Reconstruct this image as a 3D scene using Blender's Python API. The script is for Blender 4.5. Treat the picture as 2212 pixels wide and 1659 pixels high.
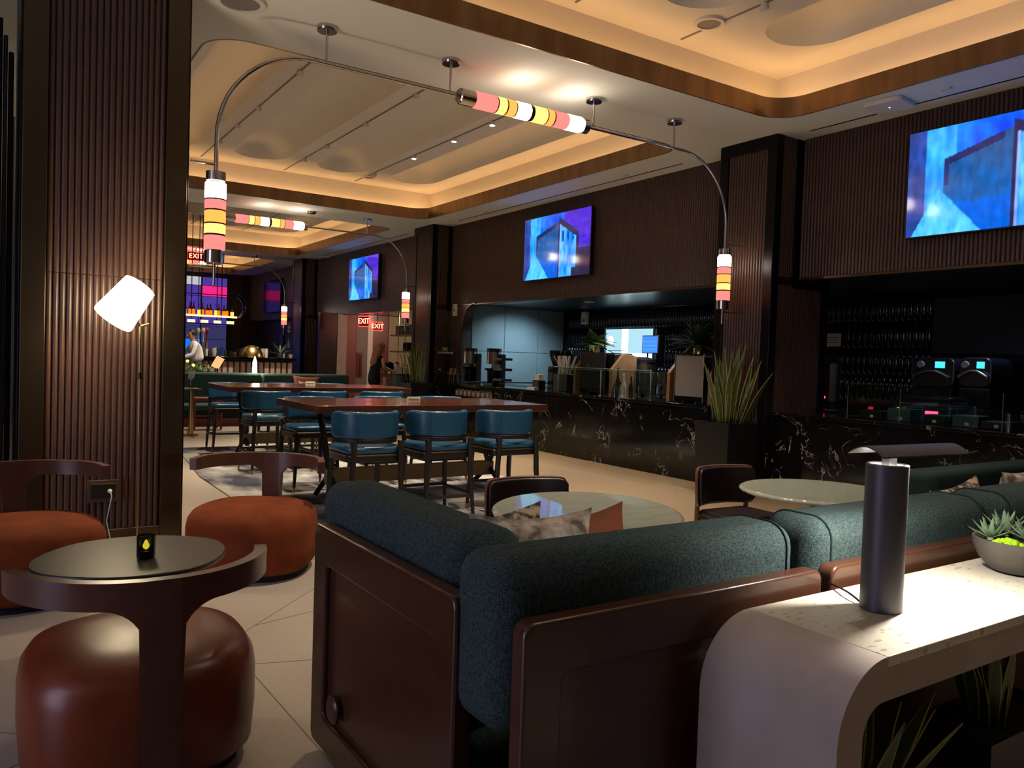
import bpy, bmesh, math, random
from mathutils import Vector, Matrix, noise
from mathutils.geometry import tessellate_polygon
random.seed(7)
# light levels
EXPOSURE=1.95; WORLD=.05; COVE=4.2; SHADE=7; LED=10.0; TVS=.31; LAMPW=17; TLAMPW=5.2; NICHE=75; LEFT_FILL=65; ALC=22; BARW=300
SPOTS=[(3.2,5.0,150),(4.72,5.0,150),(6.15,5.0,130),(1.3,3.4,120),(.3,4.6,50),(3.2,2.2,80),(4.72,1.5,60),(.5,.6,150),(-1.5,2.0,150),(-2,5,140),(3.2,8.6,170),(4.72,8.2,170),(6.15,9.0,220),(6.15,12.0,220),(3.2,12.0,190),(4.72,11.5,190),(4.5,18.0,220),(6.0,20.5,220)]  # track spots, plus added ones off the tracks that brighten the foreground
PI=math.pi
for o in list(bpy.data.objects): bpy.data.objects.remove(o)
S=bpy.context.scene; C=S.collection
# ------------------------------------------------------------------ camera
W_,H_,F_=2212,1659,1715.0
CAM=Vector((0,0,1.58))
def cam_axes(yaw=.5854,pitch=-.03178,roll=.03325):
    f=Vector((math.sin(yaw),math.cos(yaw),0)); r=Vector((math.cos(yaw),-math.sin(yaw),0)); u=Vector((0,0,1))
    f2=f*math.cos(pitch)+u*math.sin(pitch); u2=u*math.cos(pitch)-f*math.sin(pitch)
    return r*math.cos(roll)+u2*math.sin(roll), u2*math.cos(roll)-r*math.sin(roll), f2
RX,UP,FW=cam_axes()
cd=bpy.data.cameras.new('camera'); cam=bpy.data.objects.new('camera',cd); C.objects.link(cam)
m=Matrix((RX,UP,-FW)).transposed().to_4x4(); m.translation=CAM; cam.matrix_world=m
cd.sensor_width=36; cd.sensor_fit='HORIZONTAL'; cd.lens=36*F_/W_; cd.clip_start=.05; cd.clip_end=200
S.camera=cam
def on(ax,v,x,y):
    d=FW+RX*((x-W_/2)/F_)-UP*((y-H_/2)/F_); return CAM+d*((v-CAM[ax])/d[ax])
def oz(x,y,v=0): return on(2,v,x,y)
def oy(x,y,v): return on(1,v,x,y)
def ox(x,y,v): return on(0,v,x,y)
# ------------------------------------------------------------------ world, exposure
vs=S.view_settings; vs.view_transform='Standard'; vs.look='None'; vs.gamma=1; vs.exposure=EXPOSURE; vs.use_curve_mapping=False
wd=bpy.data.worlds.new('world'); S.world=wd; wd.use_nodes=True
wd.node_tree.nodes['Background'].inputs[0].default_value=(.72,.68,.78,1); wd.node_tree.nodes['Background'].inputs[1].default_value=WORLD
# ------------------------------------------------------------------ materials
def lin(c):
    if isinstance(c,str):
        c=c.lstrip('#'); c=[int(c[i:i+2],16)/255 for i in (0,2,4)]
        c=[x/12.92 if x<=.04045 else ((x+.055)/1.055)**2.4 for x in c]
    return (*c[:3],1)
M={}
def mat(name,col,rough=.5,metal=0,bump=None,var=None,spec=.5,coat=0,trans=0,emit=None,ior=1.45,stretch=(1,1,1),alpha=1):
    m=bpy.data.materials.new(name); m.use_nodes=True; nt=m.node_tree; N=nt.nodes; L=nt.links
    b=N['Principled BSDF']; I=b.inputs
    I['Base Color'].default_value=lin(col); I['Roughness'].default_value=rough; I['Metallic'].default_value=metal
    I['Specular IOR Level'].default_value=spec; I['Coat Weight'].default_value=coat; I['Transmission Weight'].default_value=trans; I['IOR'].default_value=ior
    I['Alpha'].default_value=alpha
    if emit: I['Emission Color'].default_value=lin(emit[0]); I['Emission Strength'].default_value=emit[1]
    if bump or var:
        tc=N.new('ShaderNodeTexCoord'); mp=N.new('ShaderNodeMapping'); mp.inputs['Scale'].default_value=stretch
        L.new(tc.outputs['Object'],mp.inputs['Vector'])
        if var:      # (second colour, noise scale, contrast)
            n=N.new('ShaderNodeTexNoise'); n.inputs['Scale'].default_value=var[1]; n.inputs['Detail'].default_value=5
            L.new(mp.outputs[0],n.inputs['Vector'])
            r=N.new('ShaderNodeValToRGB'); h=.5*(1-(var[2] if len(var)>2 else .5))
            r.color_ramp.elements[0].position=h; r.color_ramp.elements[1].position=1-h
            r.color_ramp.elements[0].color=lin(col); r.color_ramp.elements[1].color=lin(var[0])
            L.new(n.outputs['Fac'],r.inputs[0]); L.new(r.outputs[0],I['Base Color'])
        if bump:     # (scale, strength, distance)
            n=N.new('ShaderNodeTexNoise'); n.inputs['Scale'].default_value=bump[0]; n.inputs['Detail'].default_value=4
            L.new(mp.outputs[0],n.inputs['Vector'])
            bp=N.new('ShaderNodeBump'); bp.inputs['Strength'].default_value=bump[1]; bp.inputs['Distance'].default_value=bump[2] if len(bump)>2 else .01
            L.new(n.outputs['Fac'],bp.inputs['Height']); L.new(bp.outputs[0],I['Normal'])
    M[name]=m; return m
def emat(name,col,strength):
    m=bpy.data.materials.new(name); m.use_nodes=True; nt=m.node_tree; nt.nodes.clear()
    e=nt.nodes.new('ShaderNodeEmission'); o=nt.nodes.new('ShaderNodeOutputMaterial')
    e.inputs[0].default_value=lin(col); e.inputs[1].default_value=strength; nt.links.new(e.outputs[0],o.inputs[0]); M[name]=m; return m
mat('panel_wood','#4d362d',.36,var=('#3b2822',3,.6),stretch=(6,6,.6),bump=(40,.08,.002))
mat('dark_wood','#2c1a14',.38,var=('#1f120e',4,.6),stretch=(2,2,8))
mat('chair_wood','#5c392c',.3,var=('#4a2c22',5,.7),stretch=(3,3,3),spec=.5)
mat('sofa_wood','#4a2c1d',.3,var=('#3a2116',2.5,.6),stretch=(1,1,5),coat=.15)
mat('table_wood','#5d3422',.2,var=('#3c1f14',2.2,.8),stretch=(1,7,4),coat=.4)
mat('bronze','#5a4a3c',.3,.9,bump=(60,.04,.001))
mat('fascia','#93795c',.36,1,var=('#775e47',2,.5),stretch=(3,3,.5))
mat('bronze_brushed','#51463a',.36,.95,bump=(60,.04,.001))
mat('dark_metal','#1d1c1e',.35,.8)
mat('lamp_metal','#48464a',.45,.5)
mat('brass','#a98d5c',.26,1)
mat('chrome','#b9b4ac',.18,1)
mat('steel','#9a9690',.28,1)
mat('black','#0b0b0c',.4)
mat('black_matte','#09090a',.75)
mat('black_gloss','#08080c',.12)
mat('tile','#0d0d18',.1,spec=.6)
mat('ceiling_paint','#d6d6cd',.85)
mat('coffer_paint','#ddd6c8',.9,bump=(120,.05,.001))
mat('niche_panel','#6b7c80',.35,var=('#5d6c72',1.5,.6))
mat('niche_ceiling','#1b2530',.3)
mat('suede','#84401f',.9,var=('#5c2814',4,.5),bump=(220,.12,.002),spec=.2)
mat('leather_rust','#7e391f',.32,var=('#642812',6,.5),bump=(160,.06,.001))
mat('leather_blue','#1f4a66',.26,bump=(120,.05,.001),var=('#193f58',4,.5)); mat('beam','#75603f',.45,.3)
mat('leather_dark','#1d1416',.3,bump=(140,.06,.001))
def fabric(name,c1,c2):
    m=mat(name,c1,.92,spec=.15); nt=m.node_tree; N=nt.nodes; L=nt.links; b=N['Principled BSDF']
    tc=N.new('ShaderNodeTexCoord'); outs=[]
    for sc in ((300,300,80),(110,110,330)):
        mp=N.new('ShaderNodeMapping'); mp.inputs['Scale'].default_value=sc; L.new(tc.outputs['Object'],mp.inputs[0])
        n=N.new('ShaderNodeTexNoise'); n.inputs['Scale'].default_value=1; n.inputs['Detail'].default_value=3; L.new(mp.outputs[0],n.inputs['Vector']); outs.append(n)
    ad=N.new('ShaderNodeMath'); ad.operation='ADD'; L.new(outs[0].outputs[0],ad.inputs[0]); L.new(outs[1].outputs[0],ad.inputs[1])
    r=N.new('ShaderNodeValToRGB'); r.color_ramp.elements[0].position=.38; r.color_ramp.elements[1].position=.64
    hf=N.new('ShaderNodeMath'); hf.operation='MULTIPLY'; hf.inputs[1].default_value=.5; L.new(ad.outputs[0],hf.inputs[0])
    r.color_ramp.elements[0].color=lin(c1); r.color_ramp.elements[1].color=lin(c2); L.new(hf.outputs[0],r.inputs[0]); L.new(r.outputs[0],b.inputs['Base Color'])
    bp=N.new('ShaderNodeBump'); bp.inputs['Strength'].default_value=.7; bp.inputs['Distance'].default_value=.006; L.new(hf.outputs[0],bp.inputs['Height']); L.new(bp.outputs[0],b.inputs['Normal'])
fabric('sofa_fabric','#1d292b','#475656')
fabric('dark_fabric','#1b2725','#2b3a38')
fabric('bench_fabric','#2a403b','#3f564f')
mat('pillow_velvet','#4d4139',.8,var=('#b3a698',14,.25),bump=(90,.3,.004),stretch=(1,1.6,.7))
mat('pillow_dark','#2c211d',.75,var=('#a5937f',26,.12),bump=(60,.3,.004))
mat('pillow_rust','#7d3f18',.8,var=('#5f2c10',5,.5))
mat('plaster','#a89b93',.75,var=('#988a80',5,.5),bump=(30,.06,.002))
def terrazzo(name,base,chipA,chipB,rough,sc,big=None):
    m=mat(name,base,rough); nt=m.node_tree; N=nt.nodes; L=nt.links; b=N['Principled BSDF']
    tc=N.new('ShaderNodeTexCoord'); prev=None
    rgb=N.new('ShaderNodeRGB'); rgb.outputs[0].default_value=lin(base); prev=rgb.outputs[0]
    if big:
        n=N.new('ShaderNodeTexNoise'); n.inputs['Scale'].default_value=.6; L.new(tc.outputs['Object'],n.inputs['Vector'])
        mx=N.new('ShaderNodeMixRGB'); mx.inputs[2].default_value=lin(big); L.new(n.outputs[0],mx.inputs[0]); L.new(prev,mx.inputs[1]); prev=mx.outputs[0]
    for col,s,th in ((chipA,sc,.2),(chipB,sc*1.7,.16)):
        v=N.new('ShaderNodeTexVoronoi'); v.inputs['Scale'].default_value=s; v.inputs['Randomness'].default_value=1
        mp=N.new('ShaderNodeMapping'); mp.inputs['Scale'].default_value=(1,1.9,1); mp.inputs['Rotation'].default_value=(0,0,s); L.new(tc.outputs['Object'],mp.inputs[0])
        nz=N.new('ShaderNodeTexNoise'); nz.inputs['Scale'].default_value=s*.5; L.new(tc.outputs['Object'],nz.inputs['Vector'])
        L.new(mp.outputs[0],v.inputs['Vector'])
        mu=N.new('ShaderNodeMath'); mu.operation='MULTIPLY'; mu.inputs[1].default_value=th*2; L.new(nz.outputs[0],mu.inputs[0])
        lt=N.new('ShaderNodeMath'); lt.operation='LESS_THAN'; L.new(v.outputs['Distance'],lt.inputs[0]); L.new(mu.outputs[0],lt.inputs[1])
        mx=N.new('ShaderNodeMixRGB'); mx.inputs[2].default_value=lin(col); L.new(lt.outputs[0],mx.inputs[0]); L.new(prev,mx.inputs[1]); prev=mx.outputs[0]
    L.new(prev,b.inputs['Base Color'])
terrazzo('floor_terrazzo','#b5aa9c','#a09284','#c4baad',.34,60,'#a89a8c'); mat('divider','#7a6e62',.5)
terrazzo('floor_warm_lit','#a08a70','#8d7860','#ad977c',.2,60,'#957f66')  # walkway terrazzo, its tan carries the warm light in the colour
terrazzo('console_stone','#c2bbab','#a39b8b','#ada595',.22,20)
def marble(name,base,vein,rough,scale,width,dist=2.5):
    m=mat(name,base,rough); nt=m.node_tree; N=nt.nodes; L=nt.links; b=N['Principled BSDF']
    tc=N.new('ShaderNodeTexCoord'); mp=N.new('ShaderNodeMapping'); mp.inputs['Scale'].default_value=(scale,)*3; mp.inputs['Rotation'].default_value=(.5,.7,.3); L.new(tc.outputs['Object'],mp.inputs[0])
    n=N.new('ShaderNodeTexNoise'); n.inputs['Scale'].default_value=1; n.inputs['Detail'].default_value=7; n.inputs['Roughness'].default_value=.55; n.inputs['Distortion'].default_value=dist; L.new(mp.outputs[0],n.inputs['Vector'])
    s=N.new('ShaderNodeMath'); s.operation='SUBTRACT'; s.inputs[1].default_value=.5; L.new(n.outputs[0],s.inputs[0])
    a=N.new('ShaderNodeMath'); a.operation='ABSOLUTE'; L.new(s.outputs[0],a.inputs[0])
    n2=N.new('ShaderNodeTexNoise'); n2.inputs['Scale'].default_value=1.7; L.new(mp.outputs[0],n2.inputs['Vector'])
    mk=N.new('ShaderNodeMapRange'); mk.inputs[1].default_value=.47; mk.inputs[2].default_value=.72; mk.inputs[3].default_value=0; mk.inputs[4].default_value=width; L.new(n2.outputs[0],mk.inputs[0])
    lt=N.new('ShaderNodeMath'); lt.operation='LESS_THAN'; L.new(a.outputs[0],lt.inputs[0]); L.new(mk.outputs[0],lt.inputs[1])
    mx=N.new('ShaderNodeMixRGB'); mx.inputs[1].default_value=lin(base); mx.inputs[2].default_value=lin(vein); L.new(lt.outputs[0],mx.inputs[0]); L.new(mx.outputs[0],b.inputs['Base Color'])
marble('black_marble','#0c0b0a','#9a9289',.10,2.2,.0065,.9); mat('glass_edge','#9db3a8',.2)
mat('green_marble','#8b8d82',.025,var=('#7c8075',6,.5),stretch=(1,4,1))
mat('slate','#232224',.38,var=('#2e2c2d',8,.6),bump=(60,.06,.001))
mat('rug','#43434d',.98,var=('#aca69e',1.6,.2),bump=(300,.3,.004),stretch=(1,.55,1),spec=.05)
mat('leaf','#324420',.45,var=('#47582a',20,.4)); mat('leaf_edge','#93904c',.5); mat('stool_wood','#1a1311',.35); mat('leaf_dark','#26351a',.45); mat('moss','#8fb80f',.9,bump=(80,.6,.01)); mat('succulent','#7e9277',.55,var=('#5f7a5c',12,.5)); mat('soil','#1c140e',.95)
mat('concrete','#4d4741',.65,var=('#3b3632',8,.5),bump=(40,.1,.002))
mat('white','#cfcac4',.5); mat('paper','#c9bfae',.8); mat('cream','#b8a794',.7); mat('skin','#b9856b',.5); mat('hair','#171210',.5); mat('hair_blonde','#8a5a34',.5,bump=(40,.5,.01),stretch=(4,4,.5)); mat('shirt','#bdb6b8',.8); mat('dress','#0c0c0e',.85); mat('trouser','#15151a',.85)
mat('red','#a01414',.4); mat('plastic_grey','#3d4448',.5); mat('cardboard','#8a6440',.6,var=('#74502f',6,.5)); mat('beige_wall','#8d8069',.8); mat('red_wall','#7c4638',.5); mat('grey_wall','#77706a',.6); mat('door_wood','#6b2a1c',.4); mat('platform','#3b2a22',.5)
mat('shade_dark','#121316',.3)
def glassm(name,col,rough=.02,alpha=.18):
    m=bpy.data.materials.new(name); m.use_nodes=True; nt=m.node_tree; N=nt.nodes; L=nt.links; N.clear()
    o=N.new('ShaderNodeOutputMaterial'); mx=N.new('ShaderNodeMixShader'); t=N.new('ShaderNodeBsdfTransparent'); g=N.new('ShaderNodeBsdfGlossy')
    t.inputs[0].default_value=lin(col); g.inputs['Roughness'].default_value=rough; lw=N.new('ShaderNodeLayerWeight'); lw.inputs[0].default_value=.5; pw=N.new('ShaderNodeMath'); pw.operation='POWER'; pw.inputs[1].default_value=4; L.new(lw.outputs['Facing'],pw.inputs[0]); ma=N.new('ShaderNodeMath'); ma.operation='MULTIPLY_ADD'; ma.inputs[1].default_value=.7; ma.inputs[2].default_value=.035; L.new(pw.outputs[0],ma.inputs[0])
    L.new(ma.outputs[0],mx.inputs[0]); L.new(t.outputs[0],mx.inputs[1]); L.new(g.outputs[0],mx.inputs[2]); L.new(mx.outputs[0],o.inputs[0]); M[name]=m
glassm('glass','#e6efec'); glassm('glass_smoke','#8d8f92'); glassm('glass_amber','#c98a2a'); glassm('glass_brass','#a09070')
emat('cove',(1,.56,.24),COVE); emat('lamp_shade',(1,.82,.52),SHADE); emat('led',(1,.93,.8),LED)
emat('lan_white',(1,.86,.68),6); emat('lan_red',(1,.15,.13),.55); emat('lan_orange',(1,.26,.05),.6); emat('lan_yellow',(1,.50,.11),.7)
emat('exit_red',(1,.03,.02),2.0); emat('exit_letter',(1,.14,.08),3); emat('screen_blue',(.04,.16,.75),.5); emat('screen_cyan',(.05,.5,.75),.5); emat('flame',(1,.75,.05),2.5); emat('red_dot',(1,.02,.06),4); emat('green_dot',(.05,1,.2),3); emat('amber_dot',(1,.5,.05),3)
mat('liquor','#b06a10',.3,emit=((1,.45,.05),.6)); emat('window_bright',(.75,.95,1),.75); emat('window_mid',(.3,.5,.58),.42); emat('shelf_glow',(1,.78,.2),.8); emat('candle_lamp',(1,.93,.65),4); emat('spot_lamp',(1,.8,.5),12); emat('purple_glow',(.09,.05,.40),.22); emat('pink_glow',(.8,.02,.22),.3); emat('blue_glow',(.01,.12,.6),.4); emat('grey_glow',(.4,.4,.45),.35); emat('navy_glow',(.03,.03,.1),.3); emat('blue_dot',(.2,.45,1),2); emat('order_screen',(.75,.3,.12),.5)  # liquor emission stands in for the shelf's backlight through the bottles
# ------------------------------------------------------------------ mesh builder
class MB:
    def __init__(s): s.v=[]; s.f=[]
    def add(s,v,f,M_=None):
        b=len(s.v); s.v+=[tuple(M_@Vector(p)) if M_ else tuple(p) for p in v]; s.f+=[tuple(i+b for i in q) for q in f]; return s
    def box(s,x0,x1,y0,y1,z0,z1,M_=None):
        return s.add([(x,y,z) for z in (z0,z1) for y in (y0,y1) for x in (x0,x1)],[(0,2,3,1),(4,5,7,6),(0,1,5,4),(2,6,7,3),(0,4,6,2),(1,3,7,5)],M_)
    def prism(s,poly,a,b,axis='z',M_=None):
        k={'z':lambda p,h:(p[0],p[1],h),'y':lambda p,h:(p[0],h,p[1]),'x':lambda p,h:(h,p[0],p[1])}[axis]; n=len(poly)
        return s.add([k(p,a) for p in poly]+[k(p,b) for p in poly],[tuple(range(n))[::-1],tuple(range(n,2*n))]+[(i,(i+1)%n,n+(i+1)%n,n+i) for i in range(n)],M_)
    def lathe(s,prof,n=24,c=(0,0,0),sx=1,sy=1,M_=None,sup=None):
        v=[];f=[];k=len(prof)
        for i in range(n):
            a=2*PI*i/n; ca,sa=math.cos(a),math.sin(a)
            if sup: q=(abs(ca)**sup+abs(sa)**sup)**(-1/sup); ca*=q; sa*=q
            for r,z in prof: v.append((c[0]+r*ca*sx,c[1]+r*sa*sy,c[2]+z))
        for i in range(n):
            j=(i+1)%n
            for t in range(k-1): f.append((i*k+t,j*k+t,j*k+t+1,i*k+t+1))
        f.append(tuple(i*k for i in range(n))[::-1]); f.append(tuple(i*k+k-1 for i in range(n)))
        return s.add(v,f,M_)
    def tube(s,pts,r,n=8,M_=None,fl=1,up=None):
        pts=[Vector(p) for p in pts]; k=len(pts); rs=r if isinstance(r,(list,tuple)) else [r]*k; v=[];f=[]; u=None
        for i,p in enumerate(pts):
            t=(pts[min(i+1,k-1)]-pts[max(i-1,0)]).normalized()
            if u is None:
                u=Vector(up) if up else (Vector((0,0,1)) if abs(t.z)<.9 else Vector((1,0,0)))
            u=(u-t*u.dot(t)).normalized(); w=t.cross(u)
            for j in range(n):
                a=2*PI*j/n; v.append(p+(u*math.cos(a)+w*math.sin(a)*fl)*rs[i])
        for i in range(k-1):
            for j in range(n): f.append((i*n+j,i*n+(j+1)%n,(i+1)*n+(j+1)%n,(i+1)*n+j))
        f.append(tuple(range(n))[::-1]); f.append(tuple(range((k-1)*n,k*n)))
        return s.add(v,f,M_)
    def cyl(s,p0,p1,r,r1=None,n=14): return s.tube([p0,p1],[r,r if r1 is None else r1],n)
    def grid(s,fn,nu,nv,cu=False):
        v=[fn(i/(nu if cu else nu-1),j/(nv-1)) for i in range(nu) for j in range(nv)]; f=[]
        for i in range(nu if cu else nu-1):
            for j in range(nv-1): a=i*nv+j; b=((i+1)%nu)*nv+j; f.append((a,b,b+1,a+1))
        return s.add(v,f)
def rr(x0,x1,y0,y1,r,n=6):
    out=[]
    for cx,cy,a0 in ((x1-r,y0+r,-PI/2),(x1-r,y1-r,0),(x0+r,y1-r,PI/2),(x0+r,y0+r,PI)):
        for i in range(n+1): a=a0+PI/2*i/n; out.append((cx+r*math.cos(a),cy+r*math.sin(a)))
    return out
def obj(name,mb,material,parent=None,smooth=None,bevel=0,bseg=3,sub=0,loc=None,rot=None,kind=None,norm=True):
    me=bpy.data.meshes.new(name); me.from_pydata([tuple(p) for p in mb.v],[],mb.f)
    if norm:
        bm=bmesh.new(); bm.from_mesh(me); bmesh.ops.recalc_face_normals(bm,faces=bm.faces); bm.to_mesh(me); bm.free()
    me.materials.append(M[material] if isinstance(material,str) else material)
    if smooth is not None:
        me.shade_smooth()
        if smooth<180: me.set_sharp_from_angle(angle=math.radians(smooth))
    o=bpy.data.objects.new(name,me); C.objects.link(o)
    if parent: o.parent=parent
    if bevel:
        b=o.modifiers.new('bevel','BEVEL'); b.width=bevel; b.segments=bseg; b.limit_method='ANGLE'; b.angle_limit=math.radians(35)
        if smooth is None: me.shade_smooth(); me.set_sharp_from_angle(angle=math.radians(50))
        b.harden_normals=False
    if sub:
        q=o.modifiers.new('sub','SUBSURF'); q.levels=sub; q.render_levels=sub
    if loc: o.location=loc
    if rot: o.rotation_euler=rot
    if kind: o['kind']=kind
    return o
def tag(o,label,cat=None,group=None,kind=None):
    o['label']=label
    if cat: o['category']=cat
    if group: o['group']=group
    if kind: o['kind']=kind
    return o
def thing(name,label,cat,loc=(0,0,0),rz=0,group=None,kind=None):
    o=bpy.data.objects.new(name,None); C.objects.link(o); o.location=loc; o.rotation_euler=(0,0,rz); o.empty_display_size=.1
    return tag(o,label,cat,group,kind)
def inst(src,name,parent,loc,rot=(0,0,0),scale=None):
    o=bpy.data.objects.new(name,src.data); C.objects.link(o); o.parent=parent; o.location=loc; o.rotation_euler=rot
    if scale: o.scale=scale
    for md in src.modifiers:
        n=o.modifiers.new(md.name,md.type)
        for p in ('width','segments','limit_method','angle_limit','levels','render_levels','thickness','offset'):
            if hasattr(md,p): setattr(n,p,getattr(md,p))
    return o
def dup(root,loc,rz,label=None,group=None):
    def cp(o,par):
        c=o.copy(); C.objects.link(c); c.parent=par
        for ch in o.children: cp(ch,c)
        return c
    r=cp(root,None); r.location=loc; r.rotation_euler=(0,0,rz)
    if label: r['label']=label
    if group: r['group']=group
    return r
def struct(name,mb,material,label,**k):
    return tag(obj(name,mb,material,**k),label,kind='structure')
def light(name,kind,loc,power,col,size=.1,rot=None,spot=None,blend=.5,parent=None,shape=None,sy=None):
    d=bpy.data.lights.new(name,kind); d.energy=power; d.color=col
    if kind=='AREA':
        d.size=size
        if sy: d.shape='RECTANGLE'; d.size_y=sy
    else: d.shadow_soft_size=size
    if spot: d.spot_size=math.radians(spot); d.spot_blend=blend
    o=bpy.data.objects.new(name,d); C.objects.link(o); o.location=loc
    if rot: o.rotation_euler=rot
    if parent: o.parent=parent
    return o
def textmesh(name,s,size,depth,material,parent,M_,caps=False):
    cu=bpy.data.curves.new(name,'FONT'); cu.body=s; cu.size=size; cu.extrude=depth; cu.align_x='CENTER'; cu.align_y='CENTER'; cu.resolution_u=3
    if caps:
        cu.small_caps_scale=.75
        for q_ in cu.body_format: q_.use_small_caps=True
    t=bpy.data.objects.new(name,cu); C.objects.link(t); bpy.context.view_layer.update()
    me=bpy.data.meshes.new_from_object(t.evaluated_get(bpy.context.evaluated_depsgraph_get())); bpy.data.objects.remove(t)
    me.transform(M_); me.materials.clear(); me.materials.append(M[material])
    o=bpy.data.objects.new(name,me); C.objects.link(o); o.parent=parent; return o
# frame for lettering: local x -> a, local y -> b (up), normal -> a x b
def fr(p,a,b):
    a=Vector(a);b=Vector(b);c=a.cross(b); m=Matrix((a,b,c)).transposed().to_4x4(); m.translation=Vector(p); return m
# ================================================================== structure
ZC=4.43; XW=8.5; ZN=2.71
struct('floor',MB().box(-7,5.7,-5,33,-.1,0),'floor_terrazzo','beige terrazzo floor with thin divider lines')
fw=struct('floor_walkway',MB().box(5.7,12,-5,33,-.1,0),'floor_warm_lit','polished terrazzo floor in front of the counter, tan from painted warm light')
FL=bpy.data.objects['floor']
def strip(a,b,par,w=.0025):
    a=Vector((a[0],a[1],0)); b=Vector((b[0],b[1],0)); d=(b-a).normalized(); n=Vector((-d.y,d.x,0))*w
    obj('divider_strip',MB().add([a+n,a-n,b-n,b+n,*(p+Vector((0,0,.0012)) for p in (a+n,a-n,b-n,b+n))],[(0,1,2,3),(4,7,6,5),(0,4,5,1),(1,5,6,2),(2,6,7,3),(3,7,4,0)]),'divider',par)
for a,b in (((1.10,4.0),(1.14,2.2)),((.3,3.55),(2.1,5.35)),((1.3,4.55),(2.1,4.75)),((1.1,4.0),(2.05,3.7)),((-.6,3.0),(1.1,2.4)),((-.6,3.0),(.3,3.55)),((-2.2,1.2),(1.12,2.4)),((2.1,5.35),(2.1,8.0)),((-1.5,5.1),(.3,3.55))): strip(a,b,FL)
p0=oz(1456,1030); p1=oz(1450,1090)
strip(p0,p1,fw); strip(oz(1190,1000),oz(1700,1110),fw); strip((5.72,9.5),(8.0,9.5),fw); strip((5.72,13.5),(8.0,13.5),fw)
struct('rug',MB().prism([(2.15,5.5),(5.75,5.5),(5.75,13.2),(2.5,13.2),(2.2,10.2)],0,.012),'rug','mottled grey blue area rug under the bar tables')
tag(bpy.data.objects['rug'],'mottled grey area rug under the long wooden bar tables','rug'); del bpy.data.objects['rug']['kind']
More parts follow.
